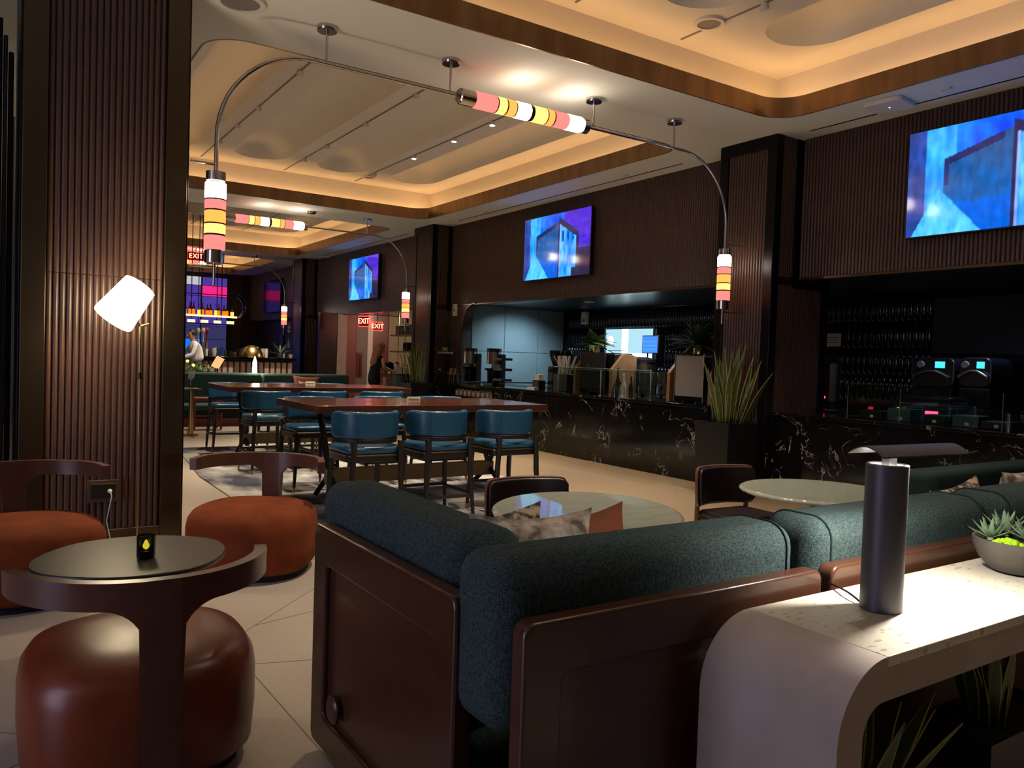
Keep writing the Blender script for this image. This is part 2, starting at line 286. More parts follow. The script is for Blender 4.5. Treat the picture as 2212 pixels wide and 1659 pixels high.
# ---- ceiling soffit with coffer openings
COF=[(1.65,7.65,-2.2,6.1),(1.65,7.65,7.6,15.12),(1.65,7.65,16.5,23.6),(1.65,7.65,25.0,31.0)]
outer=[(-7,-5),(8.52,-5),(8.52,31.6),(-7,31.6)]
def flat_with_holes(outer,holes,z,flip=False):
    loops=[[Vector((x,y,0)) for x,y in outer]]+[[Vector((x,y,0)) for x,y in h] for h in holes]
    tr=tessellate_polygon(loops); v=[(p.x,p.y,z) for l in loops for p in l]
    return v,[tuple(t) for t in tr]
holes=[rr(*c,.38,8) for c in COF]
v,f=flat_with_holes(outer,holes,ZC); mb=MB().add(v,f)
v,f=flat_with_holes(outer,holes,ZC+.05); mb.add(v,f)
struct('ceiling',mb,'ceiling_paint','grey painted ceiling soffit between the coffers')
def coffer(k,c):
    x0,x1,y0,y1=c
    root=thing('ceiling_coffer','recessed ceiling coffer with scooped troughs and warm cove light',None,((x0+x1)/2,(y0+y1)/2,ZC),kind='structure')
    ctr=Vector(((x0+x1)/2,(y0+y1)/2,ZC))
    L=lambda x,y:(x-ctr.x,y-ctr.y)
    a=[L(*p) for p in rr(x0,x1,y0,y1,.38,10)]; b=[L(*p) for p in rr(x0+.02,x1-.02,y0+.02,y1-.02,.36,10)]; n=len(a)
    mb=MB(); v=[(x,y,z) for (x,y) in a for z in (-.002,.22)]+[(x,y,z) for (x,y) in b for z in (-.002,.22)]; f=[]
    for i in range(n):
        j=(i+1)%n; f+=[(2*i,2*j,2*j+1,2*i+1),(2*n+2*i,2*n+2*i+1,2*n+2*j+1,2*n+2*j),(2*i+1,2*j+1,2*n+2*j+1,2*n+2*i+1),(2*i,2*n+2*i,2*n+2*j,2*j)]
    obj('fascia_band',mb.add(v,f),'fascia',root,smooth=40)
    s=.28; X0,X1,Y0,Y1=x0-s-ctr.x,x1+s-ctr.x,y0-s-ctr.y,y1+s-ctr.y
    mb=MB(); mb.add([(X0,Y0,.05),(X1,Y0,.05),(X1,Y1,.05),(X0,Y1,.05),(X0,Y0,.62),(X1,Y0,.62),(X1,Y1,.62),(X0,Y1,.62)],[(0,1,5,4),(1,2,6,5),(2,3,7,6),(3,0,4,7)])
    obj('cove_wall',mb,'coffer_paint',root)
    caps=[]; R=.47
    for xc in (2.5,4.0,5.5,7.0):
        cy0,cy1=y0+.45+R,y1-.42-R; pts=[]
        for cy,a0 in ((cy1,0),(cy0,PI)):
            for i in range(17): t=a0+PI*i/16; pts.append(L(xc+R*math.cos(t),cy+R*math.sin(t)))
        caps.append((xc,cy0,cy1,pts))
    v,f=flat_with_holes([(X0,Y0),(X1,Y0),(X1,Y1),(X0,Y1)],[c_[3] for c_ in caps],.62)
    obj('ceiling_panel',MB().add(v,f),'coffer_paint',root)
    for xc,cy0,cy1,pts in caps:
        mb=MB(); v=[];f=[]; K=9; n=len(pts)
        for k2 in range(K):
            t=1-k2/(K-1)*.999
            h=.40*math.sqrt(max(0,1-(.93*t)**2))-.40*math.sqrt(1-.93**2) if t<1 else 0
            for i,(px,py) in enumerate(pts):
                cy=(cy1 if i<17 else cy0)-ctr.y; cx=xc-ctr.x
                v.append((cx+(px-cx)*t,cy+(py-cy)*t,.62+h))
        for k2 in range(K-1):
            for i in range(n): j=(i+1)%n; f.append((k2*n+i,k2*n+j,(k2+1)*n+j,(k2+1)*n+i))
        f.append(tuple((K-1)*n+i for i in range(n)))
        obj('scooped_trough',mb.add(v,f),'coffer_paint',root,smooth=60)
    # light strips on the cove shelf
    mb=MB()
    for q in ((x0-.19,x0-.16,y0-.1,y1+.1),(x1+.16,x1+.19,y0-.1,y1+.1),(x0-.1,x1+.1,y0-.19,y0-.16),(x0-.1,x1+.1,y1+.16,y1+.19)):
        Q=(q[0]-ctr.x,q[1]-ctr.x,q[2]-ctr.y,q[3]-ctr.y); st_=obj('cove_light_strip',MB().box(*Q,.13,.15),'cove',root); obj('strip_mount',MB().box(*Q,.05,.129),'white',st_)
    # slots with spot heads
    for xc in (3.2,4.72,6.15):
        obj('light_track',MB().box(xc-.012-ctr.x,xc+.012-ctr.x,Y0+.15,Y1-.15,.612,.62),'grey_wall',root)
        for t in ((.12,.30,.5,.68,.86) if k<2 else (.3,.7)):
            yy=y0+(y1-y0)*t+ .23*math.sin(xc*3+t*9); lit=(math.sin(xc*7+t*31)>.75)
            h=obj('spot_head',MB().lathe([(0,0),(.04,0),(.045,.02),(.035,.055),(0,.055)],12),'white',root,smooth=40,loc=(xc-ctr.x,yy-ctr.y,.558))
            obj('lens',MB().lathe([(0,-.004),(.036,-.004),(.036,.002),(0,.002)],12),'spot_lamp' if lit else 'white',h)
    return root
for k,c in enumerate(COF): coffer(k,c)
def ceil_disc(name,label,cat,p,r,z,t=.025,grille='grey_wall',group=None):
    t0=thing(name,label,cat,(p.x,p.y,z),group=group)
    obj('trim_ring',MB().lathe([(r*.72,0),(r*.74,-t),(r*.95,-t),(r,-t*.4),(r,0)],32),'white',t0,smooth=40)
    obj('grille',MB().lathe([(0,-t*.6),(r*.74,-t*.6),(r*.74,-.001),(0,-.001)],32),grille,t0,smooth=40)
ceil_disc('ceiling_speaker','large round recessed ceiling speaker beside the fluted pillar','speaker',oz(520,2,ZC),.21,ZC)
ceil_disc('ceiling_speaker','round white speaker at the end of a coffer light track','speaker',oz(1532,48,5.05),.16,5.05)
ceil_disc('ceiling_speaker','small round white speaker in the far corner of the second coffer','speaker',oz(797,381,5.05),.12,5.05)
for px,py in ((1350,377),(1048,457),(2045,190)):
    ceil_disc('sprinkler_cover','small round sprinkler cover on the soffit above the panelled wall','sprinkler',oz(px,py,ZC),.05,ZC,.02,'white','sprinkler covers')
p=oz(1922,222,ZC)
t0=thing('wireless_access_point','flat white square access point on the soffit beside the wall screen','access point',(p.x,p.y,ZC),.1)
obj('housing',MB().prism(rr(-.2,.2,-.2,.2,.06),-.05,0),'white',t0,bevel=.012); obj('status_lamp',MB().lathe([(0,-.053),(.008,-.053),(.008,-.049),(0,-.049)],10),'blue_dot',t0)
p=oz(700,553,ZC); t0=thing('emergency_light','slim white emergency light on the soffit near the far column','emergency light',(p.x,p.y,ZC)); obj('housing',MB().prism(rr(-.14,.14,-.07,.07,.03),-.05,0),'white',t0,bevel=.01); obj('lens',MB().prism(rr(-.1,.1,-.03,.03,.02),-.056,-.05),'grey_wall',t0)
# air slots near the wall
for i,(a,b) in enumerate(((3.2,6.1),(8.2,14.6),(17,23))):
    s=struct('trim_%d'%(i+1),MB().box(8.2,8.225,a,b,ZC-.004,ZC),'black','dark linear air slot in the soffit')
# ================================================================== ribbed panels and columns
def rib_mesh(w,d,h):
    mb=MB(); n=6; pts=[(w*.5*math.cos(PI*i/n)*.94,d*math.sin(PI*i/n)) for i in range(n+1)]
    return mb.prism(pts,0,h)
def ribs(parent,a,b,base,h,axis,nrm,pitch=.045,depth=.018,material='panel_wood'):
    # ribs spaced from a to b along axis, at fixed base coordinate; nrm = outward direction angle
    n=max(1,round((b-a)/pitch)); pit=(b-a)/n; src=None
    for i in range(n):
        c=a+pit*(i+.5); loc=(c,base[0],base[1]) if axis=='x' else (base[0],c,base[1])
        if src is None:
            src=obj('slat',rib_mesh(pit,depth,h),material,parent,smooth=60,loc=loc,rot=(0,0,nrm))
        else: inst(src,'slat',parent,loc,(0,0,nrm))
NX=PI/2; NY=PI   # rib outward -X is rotation of +90deg (its +Y becomes -X); -Y is 180deg
def wall_bay(y0,y1,zb=ZN,solid=False):
    r=thing('wall_right','dark ribbed wood wall panelling above the counter openings',None,(XW,(y0+y1)/2,0),kind='structure')
    dy=(y0+y1)/2
    obj('backing',MB().box(0,.2,y0-dy,y1-dy,zb,ZC),'dark_wood',r)
    obj('bottom_rail',MB().box(-.03,.22,y0-dy,y1-dy,zb-.035,zb),'bronze',r,bevel=.006)
    if not solid: ribs(r,y0-dy,y1-dy,(0,zb),ZC-zb,'y',NX)
    else:
        n=round((y1-y0)/.045); mb=MB(); pit=(y1-y0)/n
        for i in range(n): mb.prism([(-.015,y0-dy+pit*(i+.25)),(-.015,y0-dy+pit*(i+.75)),(.002,y0-dy+pit*(i+.95)),(.002,y0-dy+pit*(i+.05))],zb,ZC)
        obj('slat_field',mb,'panel_wood',r,kind='stuff')
    return r
wall_bay(2.2,6.38); wall_bay(-3.5,2.2,solid=True); wb2=wall_bay(7.32,15.35); wall_bay(16.25,23.85,solid=True); wall_bay(24.75,31.6,solid=True)
def column(yc,label,detailed=True):
    r=thing('wall_column',label,None,(8.0,yc,0),kind='structure')
    obj('core',MB().box(.03,1.15,-.43,.43,0,ZC),'dark_wood',r)
    for s in (-1,1): obj('stile',MB().box(0,.06,s*.45-(.14 if s>0 else 0),s*.45+(0 if s>0 else .14),0,ZC),'dark_metal',r,bevel=.01)
    obj('top_rail',MB().box(0,.06,-.31,.31,ZC-.16,ZC),'dark_metal',r,bevel=.006); obj('base_rail',MB().box(0,.06,-.31,.31,0,.12),'dark_metal',r)
    if detailed: ribs(r,-.31,.31,(.03,.12),ZC-.28,'y',NX)
    else:
        mb=MB()
        for i in range(14): c=-.29+.58*i/13; mb.prism([(.01,c-.011),(.01,c+.011),(.032,c+.02),(.032,c-.02)],.12,ZC-.16)
        obj('slat_field',mb,'panel_wood',r,kind='stuff')
    obj('corner_post',MB().box(.06,.13,-.45,-.42,0,ZC),'dark_metal',r); obj('side_post',MB().box(.4,.5,-.45,-.42,ZN,ZC),'dark_metal',r,bevel=.005)
    obj('side_post',MB().box(1.0,1.16,-.45,-.42,0,ZN),'dark_metal',r,bevel=.005)
    ribs(r,.14,.4,(-.43,ZN),ZC-ZN-.02,'x',NY); ribs(r,.14,1.0,(-.43,0),ZN-.1,'x',NY)
    obj('side_lintel',MB().box(.4,1.16,-.45,-.42,ZN-.13,ZN),'dark_metal',r)
    return r
column(6.85,'dark ribbed column in front of the counter wall between the two niches')
column(15.8,'dark ribbed column beside the service alcove'); column(24.3,'dark ribbed column near the far bar',False)
# foreground fluted pillar
r=thing('wall_pillar','large foreground pillar clad in rounded dark wood flutes with bronze frame',None,(.765,6.85,0),kind='structure')
obj('core',MB().box(-.54,.54,.02,1.1,0,ZC),'dark_wood',r)
for s in (-1,1):
    obj('stile',MB().box(min(s*.405,s*.565),max(s*.405,s*.565),-.03,.06,0,ZC),'bronze_brushed',r,bevel=.006)
    obj('edge_bead',MB().box(min(s*.545,s*.58),max(s*.545,s*.58),-.015,1.12,0,ZC),'dark_metal',r,bevel=.006)
ribs(r,-.405,.405,(.02,.15),1.96,'x',NY,.0445,.024); ribs(r,-.405,.405,(.02,2.115),ZC-2.115,'x',NY,.0445,.024)
obj('plinth',MB().box(-.405,.405,-.028,.03,0,.15),'bronze',r,bevel=.006)
# dark folding frame at the far left
r=thing('window_1','dark folding window frame with thin bright glazing edge beside the pillar',None,(-.25,7.6,0),kind='structure')
xe=oy(30,500,7.6).x+.25
for i,(a,b,d) in enumerate(((-1.2,xe-.09,0),(xe-.085,xe-.055,.03),(xe-.05,xe-.012,.05))):
    obj('mullion',MB().box(a,b,d,d+.12,0,4.15-.12*i),('dark_metal','lamp_metal','dark_metal')[i],r,bevel=.01)
obj('glazing_edge',MB().box(xe-.011,xe,.06,.1,0,3.4),'grey_wall',r)
struct('wall_left',MB().box(-7,-6.8,-5,31.4,0,ZC),'beige_wall','plain beige wall with an added window frame opposite the counter'); struct('wall_behind',MB().box(-7,12,-5,-4.8,0,ZC),'beige_wall','plain beige wall behind the viewer'); struct('ceiling_lid',MB().box(-7.2,12.4,-5.2,33,5.6,5.7),'black','slab above the coffers'); struct('wall_service',MB().box(12.2,12.4,-5,33,0,5.6),'beige_wall','plain wall behind the service rooms')

# ================================================================== niches and back wall behind the counter
XB=11.2
bw=struct('wall_back_niche',MB().box(XB,XB+.2,-3.5,14.8,0,2.76),'black_gloss','black wall behind the coffee counter')
src=None
def tile_obj(par,loc):
    global src
    if src is None:
        mb=MB(); n=6; h=.385; w=.09; v=[]; f=[]
        for z,k in ((0,0),(.03,1),(h-.03,1),(h,0)):
            for i in range(n+1): a=PI*i/n; v.append((-.036*k*math.sin(a)-.004,-w/2*math.cos(a),z))
        for t in range(3):
            for i in range(n): f.append((t*(n+1)+i,t*(n+1)+i+1,(t+1)*(n+1)+i+1,(t+1)*(n+1)+i))
        src=obj('tile',mb.add(v,f),'tile',par,smooth=80,loc=loc)
    else: inst(src,'tile',par,loc)
for row in range(4):
    z=2.72-.4*(row+1)
    for i in range(103):
        y=4.85+.095*i
        if 8.05<y<10.0: continue
        if y<6.12 and row>0: continue
        if 11.45<y<13.15 and z<2.25 and z>1.5: continue
        tile_obj(bw,(XB,y,z))
struct('wall_niche_end',MB().box(XW+.2,XB,14.8,14.95,0,2.76),'niche_panel','teal grey panelled end wall of the coffee niche')
we=bpy.data.objects['wall_niche_end']
for (a,b,z0,z1) in ((8.72,9.55,1.06,1.72),(9.56,10.45,1.06,1.72),(10.46,11.18,1.06,1.72),(8.72,9.55,1.73,2.7),(9.56,10.45,1.73,2.7),(10.46,11.18,1.73,2.7)):
    obj('wall_panel',MB().box(a,b,14.775,14.8,z0,z1),'niche_panel',we,bevel=.004)
struct('ceiling_niche',MB().box(XW+.2,XB,-3.5,14.8,ZN+.01,ZN+.06),'niche_ceiling','dark glossy niche ceiling over the coffee counter')
struct('trim_niche_corner',MB().add([(XW-.02,14.8-.55+.55*math.sin(a),ZN-.55+.55*math.cos(a)) for a in [PI/2*i/10 for i in range(11)]]+[(XW-.02,14.8,ZN)]+[(XW+.2,14.8-.55+.55*math.sin(a),ZN-.55+.55*math.cos(a)) for a in [PI/2*i/10 for i in range(11)]]+[(XW+.2,14.8,ZN)],[tuple(range(12)),tuple(range(23,11,-1))]+[(i,i+1,13+i,12+i) for i in range(11)]+[(11,0,12,23)]),'dark_wood','rounded wood corner of the niche opening',smooth=30)
mb=MB(); arc=[(XW-.03,14.8-.55+.55*math.sin(a),ZN-.55+.55*math.cos(a)) for a in [PI/2*i/12 for i in range(13)]]+[(XW-.03,14.8,1.05)]
struct('trim_niche_edge',mb.tube(arc,.022,6),'bronze','thin bronze edge round the niche opening',smooth=50)
r=thing('wall_panel_strip','narrow ribbed wood panel between the niche and the column',None,(XW,15.07,0),kind='structure')
obj('backing',MB().box(0,.2,-.27,.28,0,ZN),'dark_wood',r); ribs(r,-.27,.28,(0,1.04),ZN-1.04,'y',NX)
# bay three alcove: panels facing the camera
YA=21.6
def apanel(px0,px1,material,z1=ZN,dy=0):
    a=oy(px0,750,YA).x; b=oy(px1,750,YA).x; return MB().box(a,b,YA-dy,YA+.15,.0,z1),material
wa=struct('wall_alcove',apanel(690,728,'dark_wood')[0],'dark_wood','far wall of the service alcove')
for a,b,m_,dy in ((728,748,'plaster',.02),(748,769,'red_wall',.0),(769,793,'grey_wall',.01),(793,804,'white',.03),(804,838,'door_wood',.0),(838,925,'beige_wall',.04)):
    obj('wall_panel',apanel(a,b,m_,dy=dy)[0],m_,wa)
struct('wall_alcove_side',MB().box(12,12.2,15,22,0,ZN),'beige_wall','beige side wall of the service alcove')
struct('ceiling_alcove',MB().box(XW+.2,12,16.25,23.85,ZN+.01,ZN+.06),'black_gloss','glossy alcove ceiling that mirrors the exit signs')
ra=ox(728,700,8.72).y
struct('trim_alcove',MB().box(8.62,8.72,ra,ra+.1,0,ZN),'bronze','bronze edge of the alcove opening')
# lower wall under bay three, far part
mb=MB().box(XW,XW+.2,ra+.1,23.85,0,ZN)
struct('wall_lower',mb,'dark_wood','dark panelled wall below the third screen')
wl=bpy.data.objects['wall_lower']
mb=MB(); y=ra+.13
while y<23.8: mb.box(XW-.014,XW,y,y+.028,0,ZN); y+=.045
obj('slat_field',mb,'panel_wood',wl,kind='stuff')
# raised floor by the bar
struct('platform',MB().prism([(7.15,16.6),(11.9,16.6),(11.9,31.4),(-2,31.4),(-2,17.95),(7.15,17.95)],0,.25),'platform','raised dark wood floor of the bar area')
# far end wall with coloured glazing
r=thing('wall_far','far bar wall with gridded glazing lit purple and blue',None,(5.5,31.3,0),kind='structure')
obj('backing',MB().box(-8,6.5,0,.2,0,ZC),'dark_wood',r)
obj('corner_post',MB().box(2.35,2.62,-.1,0,.25,ZC),'bronze',r); obj('side_panel',MB().box(2.62,3.0,-.06,0,.25,ZC),'dark_wood',r)
for xa,xb_ in ((-1.9,-1.0),(-.95,.25),(.45,1.15),(1.2,2.1)):
    for za,zb_,m_ in ((3.95,4.25,'grey_glow' if xa<1 else 'purple_glow'),(3.55,3.93,'pink_glow' if xa>1 else 'purple_glow'),(2.98,3.53,'purple_glow'),(2.45,2.96,'purple_glow'),(1.95,2.43,'navy_glow'),(1.3,1.93,'blue_glow' if xa<1 else 'navy_glow'),(.6,1.28,'navy_glow')):
        obj('pane',MB().box(xa,xb_,-.03,0,za,zb_),m_,r)
# ================================================================== arched tube lights
def hx(c):   # crop pixel along the horizontal lantern -> x on the arch plane
    px=960+c/2.989; return oy(px,209+.2435*(px-1000),6.82).x
HSEG=[(190,325,'lan_red'),(331,385,'lan_yellow'),(392,445,'lan_orange'),(451,540,'lan_white'),(561,645,'lan_yellow'),(650,690,'lan_orange'),(696,780,'lan_red'),(782,877,'lan_white')]
HSEG=[(hx(a),hx(b),m_) for a,b,m_ in HSEG]; HC0,HC1=hx(90),hx(918)
VSEG=[(2.805,2.937,'lan_white'),(2.718,2.794,'lan_red'),(2.609,2.707,'lan_orange'),(2.519,2.598,'lan_yellow'),(2.391,2.505,'lan_red')]
def arch(y,label,n=10,stems=True):
    t=thing('arched_light',label,'light fixture',(4.6,y,0)); X=lambda x:x-4.6
    zt=4.108; R=.8; xl,xr=1.55,7.62; pts=[(X(xl),0,3.0)]
    for i in range(n+1): a=PI-PI/2*i/n; pts.append((X(xl)+R+R*math.cos(a),0,zt-R+R*math.sin(a)))
    for i in range(n+1): a=PI/2-PI/2*i/n; pts.append((X(xr)-R+R*math.cos(a),0,zt-R+R*math.sin(a)))
    pts.append((X(xr),0,3.0))
    obj('arched_tube',MB().tube(pts,.017,8),'chrome',t,smooth=60)
    for x in (2.458,3.695,5.466,6.678):
        s=obj('ceiling_stem',MB().cyl((X(x),0,zt),(X(x),0,ZC-.03),.012,n=8),'chrome',t,smooth=60)
        obj('canopy',MB().lathe([(0,-.045),(.085,-.045),(.088,-.04),(.088,0),(0,0)],24,(X(x),0,ZC)),'chrome',t,smooth=40)
    def lantern(segs,axis,c0,c1,fix):
        P=(lambda a:(X(fix),0,a)) if axis=='z' else (lambda a:(X(a),0,fix))
        r0=.078
        l=obj('lantern_core',MB().cyl(P(c0),P(c1),.06,n=20),'dark_metal',t,smooth=50)
        lo=min(s[0] for s in segs); hi=max(s[1] for s in segs)
        for a,b in ((c0,lo-.008),(hi+.008,c1)): obj('end_cap',MB().tube([P(a),P(a+(b-a)*.06),P(b-(b-a)*.06),P(b)],[.068,.078,.078,.078],24),'chrome',l,smooth=40)
        for a,b,m_ in segs:
            d=(b-a)*.06; obj('glass_segment',MB().tube([P(a),P(a+d),P(b-d),P(b)],[.076,.083,.083,.076],24),m_,l,smooth=60)
        ed=sorted(segs)
        for (a0,b0,_),(a1,b1,_) in zip(ed,ed[1:]): obj('spacer_ring',MB().tube([P(b0),P(a1)],.08,24),'dark_metal',l,smooth=50)
    lantern([(a,b,m_) for a,b,m_ in VSEG],'z',2.277,3.023,1.55); lantern([(a,b,m_) for a,b,m_ in VSEG],'z',2.277,3.023,7.62)
    lantern(HSEG,'x',HC0,HC1,zt)
    for x,s in ((1.55,-1),(7.62,1)):
        obj('drop_rod',MB().cyl((X(x),0,2.29),(X(x),0,2.1),.013,n=8),'chrome',t,smooth=60)
        for z in (3.085,2.25): obj('wall_bracket',MB().cyl((X(x),0,z),(X(x)+s*(.36 if s>0 else .2),0,z),.011,n=8),'chrome',t,smooth=60)
    return t
a1=arch(6.82,'brass arched tube light with glowing striped lanterns spanning from the fluted pillar',14)
dup(a1,(4.6,15.8,0),0,'brass arched tube light spanning behind the two bar tables beside the service alcove')
dup(a1,(4.6,24.3,0),0,'brass arched tube light spanning over the far bar area')
# ================================================================== wall screens
def tvcol(u,v):
    nz=lambda a,b,s:noise.noise(Vector((u*a,v*b,s)))
    st=nz(26,5,1)*.5+nz(9,3,7)*.5; gr=nz(14,14,3)
    c=Vector((.02,.03,.75))
    if u>.62: c=Vector((.07,.02,.62))*(1+.3*gr)
    if v<.42 and u>.8: c=Vector((.02,.015,.06))
    if v>.5 and u<.62:
        c=Vector((.0,.05,.95)).lerp(Vector((0,.28,1)),max(0,min(1,.75-u*1.3+st*.9+ (v-.8))))
    if u<.10: c=Vector((.02,.06,.34))*(1+.6*st)
    elif u<.26: c=Vector((0,.22,.95)).lerp(Vector((.05,.5,1)),max(0,min(1,.4+st*1.2)))
    roofL=.70+ (u-.20)*.52; roofR=.93-(u-.56)*.95
    if .20<u<.56 and v<roofL:
        c=Vector((.012,.09,.30)).lerp(Vector((.0,.14,.62)),max(0,min(1,(.75-v)*1.1+st*.8)))
        if v>roofL-.07 and u<.5 and u>.2: c=Vector((.015,.02,.12))
        if u<.225 and v>.45: c=Vector((.02,.03,.16))
        if v<.28+.05*st: c=Vector((.0,.12,.75))*(1+.4*st)
    if .56<=u<.80 and v<roofR-.10:
        c=Vector((0,.22,1)).lerp(Vector((.12,.55,1)),max(0,min(1,.35+st*1.5)))
        if v>.55 and math.sin(u*85)>.3 and gr>-.2: c=Vector((.0,.07,.5))
        if u<.575: c=Vector((.25,.42,1))
    elif .54<=u<.84 and v<roofR: c=Vector((.02,.02,.09))
    # bright pool, lower left
    e0=.03+ .14*(v/.42); e1=.40-.22*(v/.42)
    if v<.42+.05*nz(30,1,9) and e0<u<e1: c=Vector((0,.36,1)).lerp(Vector((.16,.72,1)),max(0,min(1,.35+.7*st+(.3-v)*.8)))
    if u>.72 and v<.12+(.80-u)*.9 and v<.13+ (u<.80)*.0 and u>.74: c=Vector((.02,.02,.07))
    return c*(1+.30*nz(34,7,5)+.22*nz(60,12,2)+.15*gr)
def screen(name,yc,zc,wd,ht,label,on_=True,x=8.36):
    t=thing(name,label,'television',(x,yc,zc)); d=.06
    obj('housing',MB().box(0,d,-wd/2,wd/2,-ht/2,ht/2),'black',t,bevel=.006)
    obj('wall_mount',MB().box(d,XW-x-.002,-.3,.3,-.2,.2),'black',t)
    nu,nv=150,84; mb=MB().grid(lambda u,v:(-.003,(.5-u)*(wd-.03),(v-.5)*(ht-.03)),nu,nv)
    if on_ is True:
        if 'tv' not in M:
            m_=bpy.data.materials.new('tv'); m_.use_nodes=True; N=m_.node_tree.nodes; b=N['Principled BSDF']; a=N.new('ShaderNodeVertexColor'); a.layer_name='col'
            b.inputs['Base Color'].default_value=(.005,.005,.008,1); b.inputs['Roughness'].default_value=.08
            m_.node_tree.links.new(a.outputs[0],b.inputs['Emission Color']); b.inputs['Emission Strength'].default_value=TVS; M['tv']=m_
        o=obj('picture',mb,'tv',t,norm=False); ca=o.data.color_attributes.new('col','FLOAT_COLOR','POINT')
        for i in range(nu):
            for j in range(nv): c=tvcol(i/(nu-1),j/(nv-1)); ca.data[i*nv+j].color=(c.x,c.y,c.z,1)
    else: obj('picture',MB().box(-.003,0,-wd/2+.015,wd/2-.015,-ht/2+.015,ht/2-.015),'black_gloss',t)
    return t
def tvpos(pts,x=8.36):
    q=[ox(*p,x) for p in pts]; return sum(p.y for p in q)/len(q),sum(p.z for p in q)/len(q),max(p.y for p in q)-min(p.y for p in q),max(p.z for p in q)-min(p.z for p in q)
y,z,w,h=tvpos(((1134,474),(1279,442),(1130,610),(1274,594)))
TVW,TVH=w,w*.58
tv=screen('wall_television',y,z,TVW,TVH,'wall television showing a blue abstract painting above the coffee niche')
yl=ox(1959,400,8.36).y
dup(tv,(8.36,yl-TVW/2,z),0,'largest wall television with blue painting above the dark glass case')
y3=tvpos(((755,558),(816,545),(756,648),(815,640)))[0]
dup(tv,(8.36,y3,z),0,'wall television with blue painting above the service alcove')
y4=tvpos(((570,612),(605,607),(571,662),(604,657)))[0]
screen('wall_television',y4,z-.1,TVW,TVH,'switched off wall television near the far bar',False)
# ================================================================== lounge chairs with T backs
def t_chair(label,loc,rz,leather):
    # faces +Y locally; back arc around -Y
    t=thing('lounge_chair',label,'lounge chair',loc,rz,None)
    prof=[(0,.05),(.40,.05),(.425,.075),(.435,.2),(.435,.34),(.425,.40),(.395,.445),(.33,.468),(.2,.48),(0,.485)]
    obj('seat',MB().lathe(prof,48,(0,0,0),1,1.04,sup=2.6),leather,t,smooth=70)
    obj('plinth',MB().lathe([(0,0),(.38,0),(.38,.052),(0,.052)],40,sup=2.6),'black_matte',t,smooth=40)
    R=.452; zt,zb=.79,.695; hw=.058; rf=.13; Smax=R*math.radians(84)
    cols=[]; ss=[]
    for i in range(13): ss.append(-Smax+(Smax-hw-rf)*i/12)
    fil=[hw+rf-rf*i/8 for i in range(1,9)]
    ss=ss+[-s for s in fil]+[-hw+1e-4,hw-1e-4]+[s for s in fil[::-1]]+[-s for s in ss[::-1]]
    def bot(s):
        a=abs(s)
        if a<hw: return 0
        if a<hw+rf: d=hw+rf-a; return zb-(rf-math.sqrt(max(0,rf*rf-d*d)))
        return zb
    v=[];f=[]
    for s in ss:
        th=s/R; zz=bot(s); k=1-(abs(s)/Smax)**6*.10
        for z in (zz,zt-(zt-zb)*.12*(abs(s)/Smax)**8):
            for rr_ in (R-.022,R+.026):
                q=rr_+.012*(z/.8 if z>.2 else 0)
                v.append((q*math.sin(th),-q*math.cos(th),z))
    n=len(ss)
    for i in range(n-1):
        a=4*i; b=4*i+4
        f+=[(a,b,b+2,a+2),(a+1,a+3,b+3,b+1),(a+2,b+2,b+3,a+3),(a,a+1,b+1,b)]
    f+=[(0,2,3,1),(4*n-4,4*n-3,4*n-1,4*n-2)]
    obj('back_frame',MB().add(v,f),'chair_wood',t,smooth=50,bevel=.011,bseg=3)
    return t
t_chair('rust leather lounge chair with dark wood T shaped back, its back toward the small table',(.512,3.33,0),0,'leather_rust').scale=(.945,.945,1)
t_chair('rust suede lounge chair with T shaped back standing beside the corner sofa',(1.625,5.77,0),math.atan2(-.53,-.85)*-1+PI-0 if False else PI-math.atan2(.53,.85),'suede')
t_chair('rust suede lounge chair with T shaped back standing before the wall outlet',(.22,5.76,0),PI+.12,'suede')
# small table
t=thing('side_table','low dark slate side table with rounded triangular top among the lounge chairs','table',(.62,4.28,0),0)
c=[(.42,-.09),(.40,.2),(.12,.40),(-.22,.36),(-.44,.06),(-.40,-.22),(-.10,-.42),(.24,-.36)]
pl=[]
for i in range(8):
    p0_,p1_,p2_,p3_=[Vector(c[(i+k)%8]) for k in (-1,0,1,2)]
    for s in range(5):
        u=s/5; pl.append(tuple(.5*((2*p1_)+(p2_-p0_)*u+(2*p0_-5*p1_+4*p2_-p3_)*u*u+(3*p1_-p0_-3*p2_+p3_)*u**3)))
obj('table_top',MB().prism(pl,.525,.55),'slate',t,bevel=.008)
obj('pedestal',MB().lathe([(0,.02),(.05,.02),(.045,.3),(.06,.5),(.14,.526),(0,.526)],20),'black',t,smooth=50); obj('base_plate',MB().lathe([(0,0),(.24,0),(.24,.012),(.05,.025),(0,.025)],32),'black',t,smooth=40)
p=oz(315,1205,.55)
t=thing('tealight','smoked faceted glass tealight holder glowing yellow on the small dark table','candle',(p.x,p.y,.55))
obj('glass_cup',MB().lathe([(.035,0),(.042,.005),(.043,.112),(.039,.112),(.036,.012),(0,.012)],8),'glass_smoke',t)
obj('candle',MB().lathe([(0,.013),(.024,.013),(.024,.035),(0,.037)],14),'black',t); obj('flame',MB().lathe([(0,.04),(.013,.05),(.016,.062),(.006,.085),(0,.092)],10),'flame',t,smooth=60)
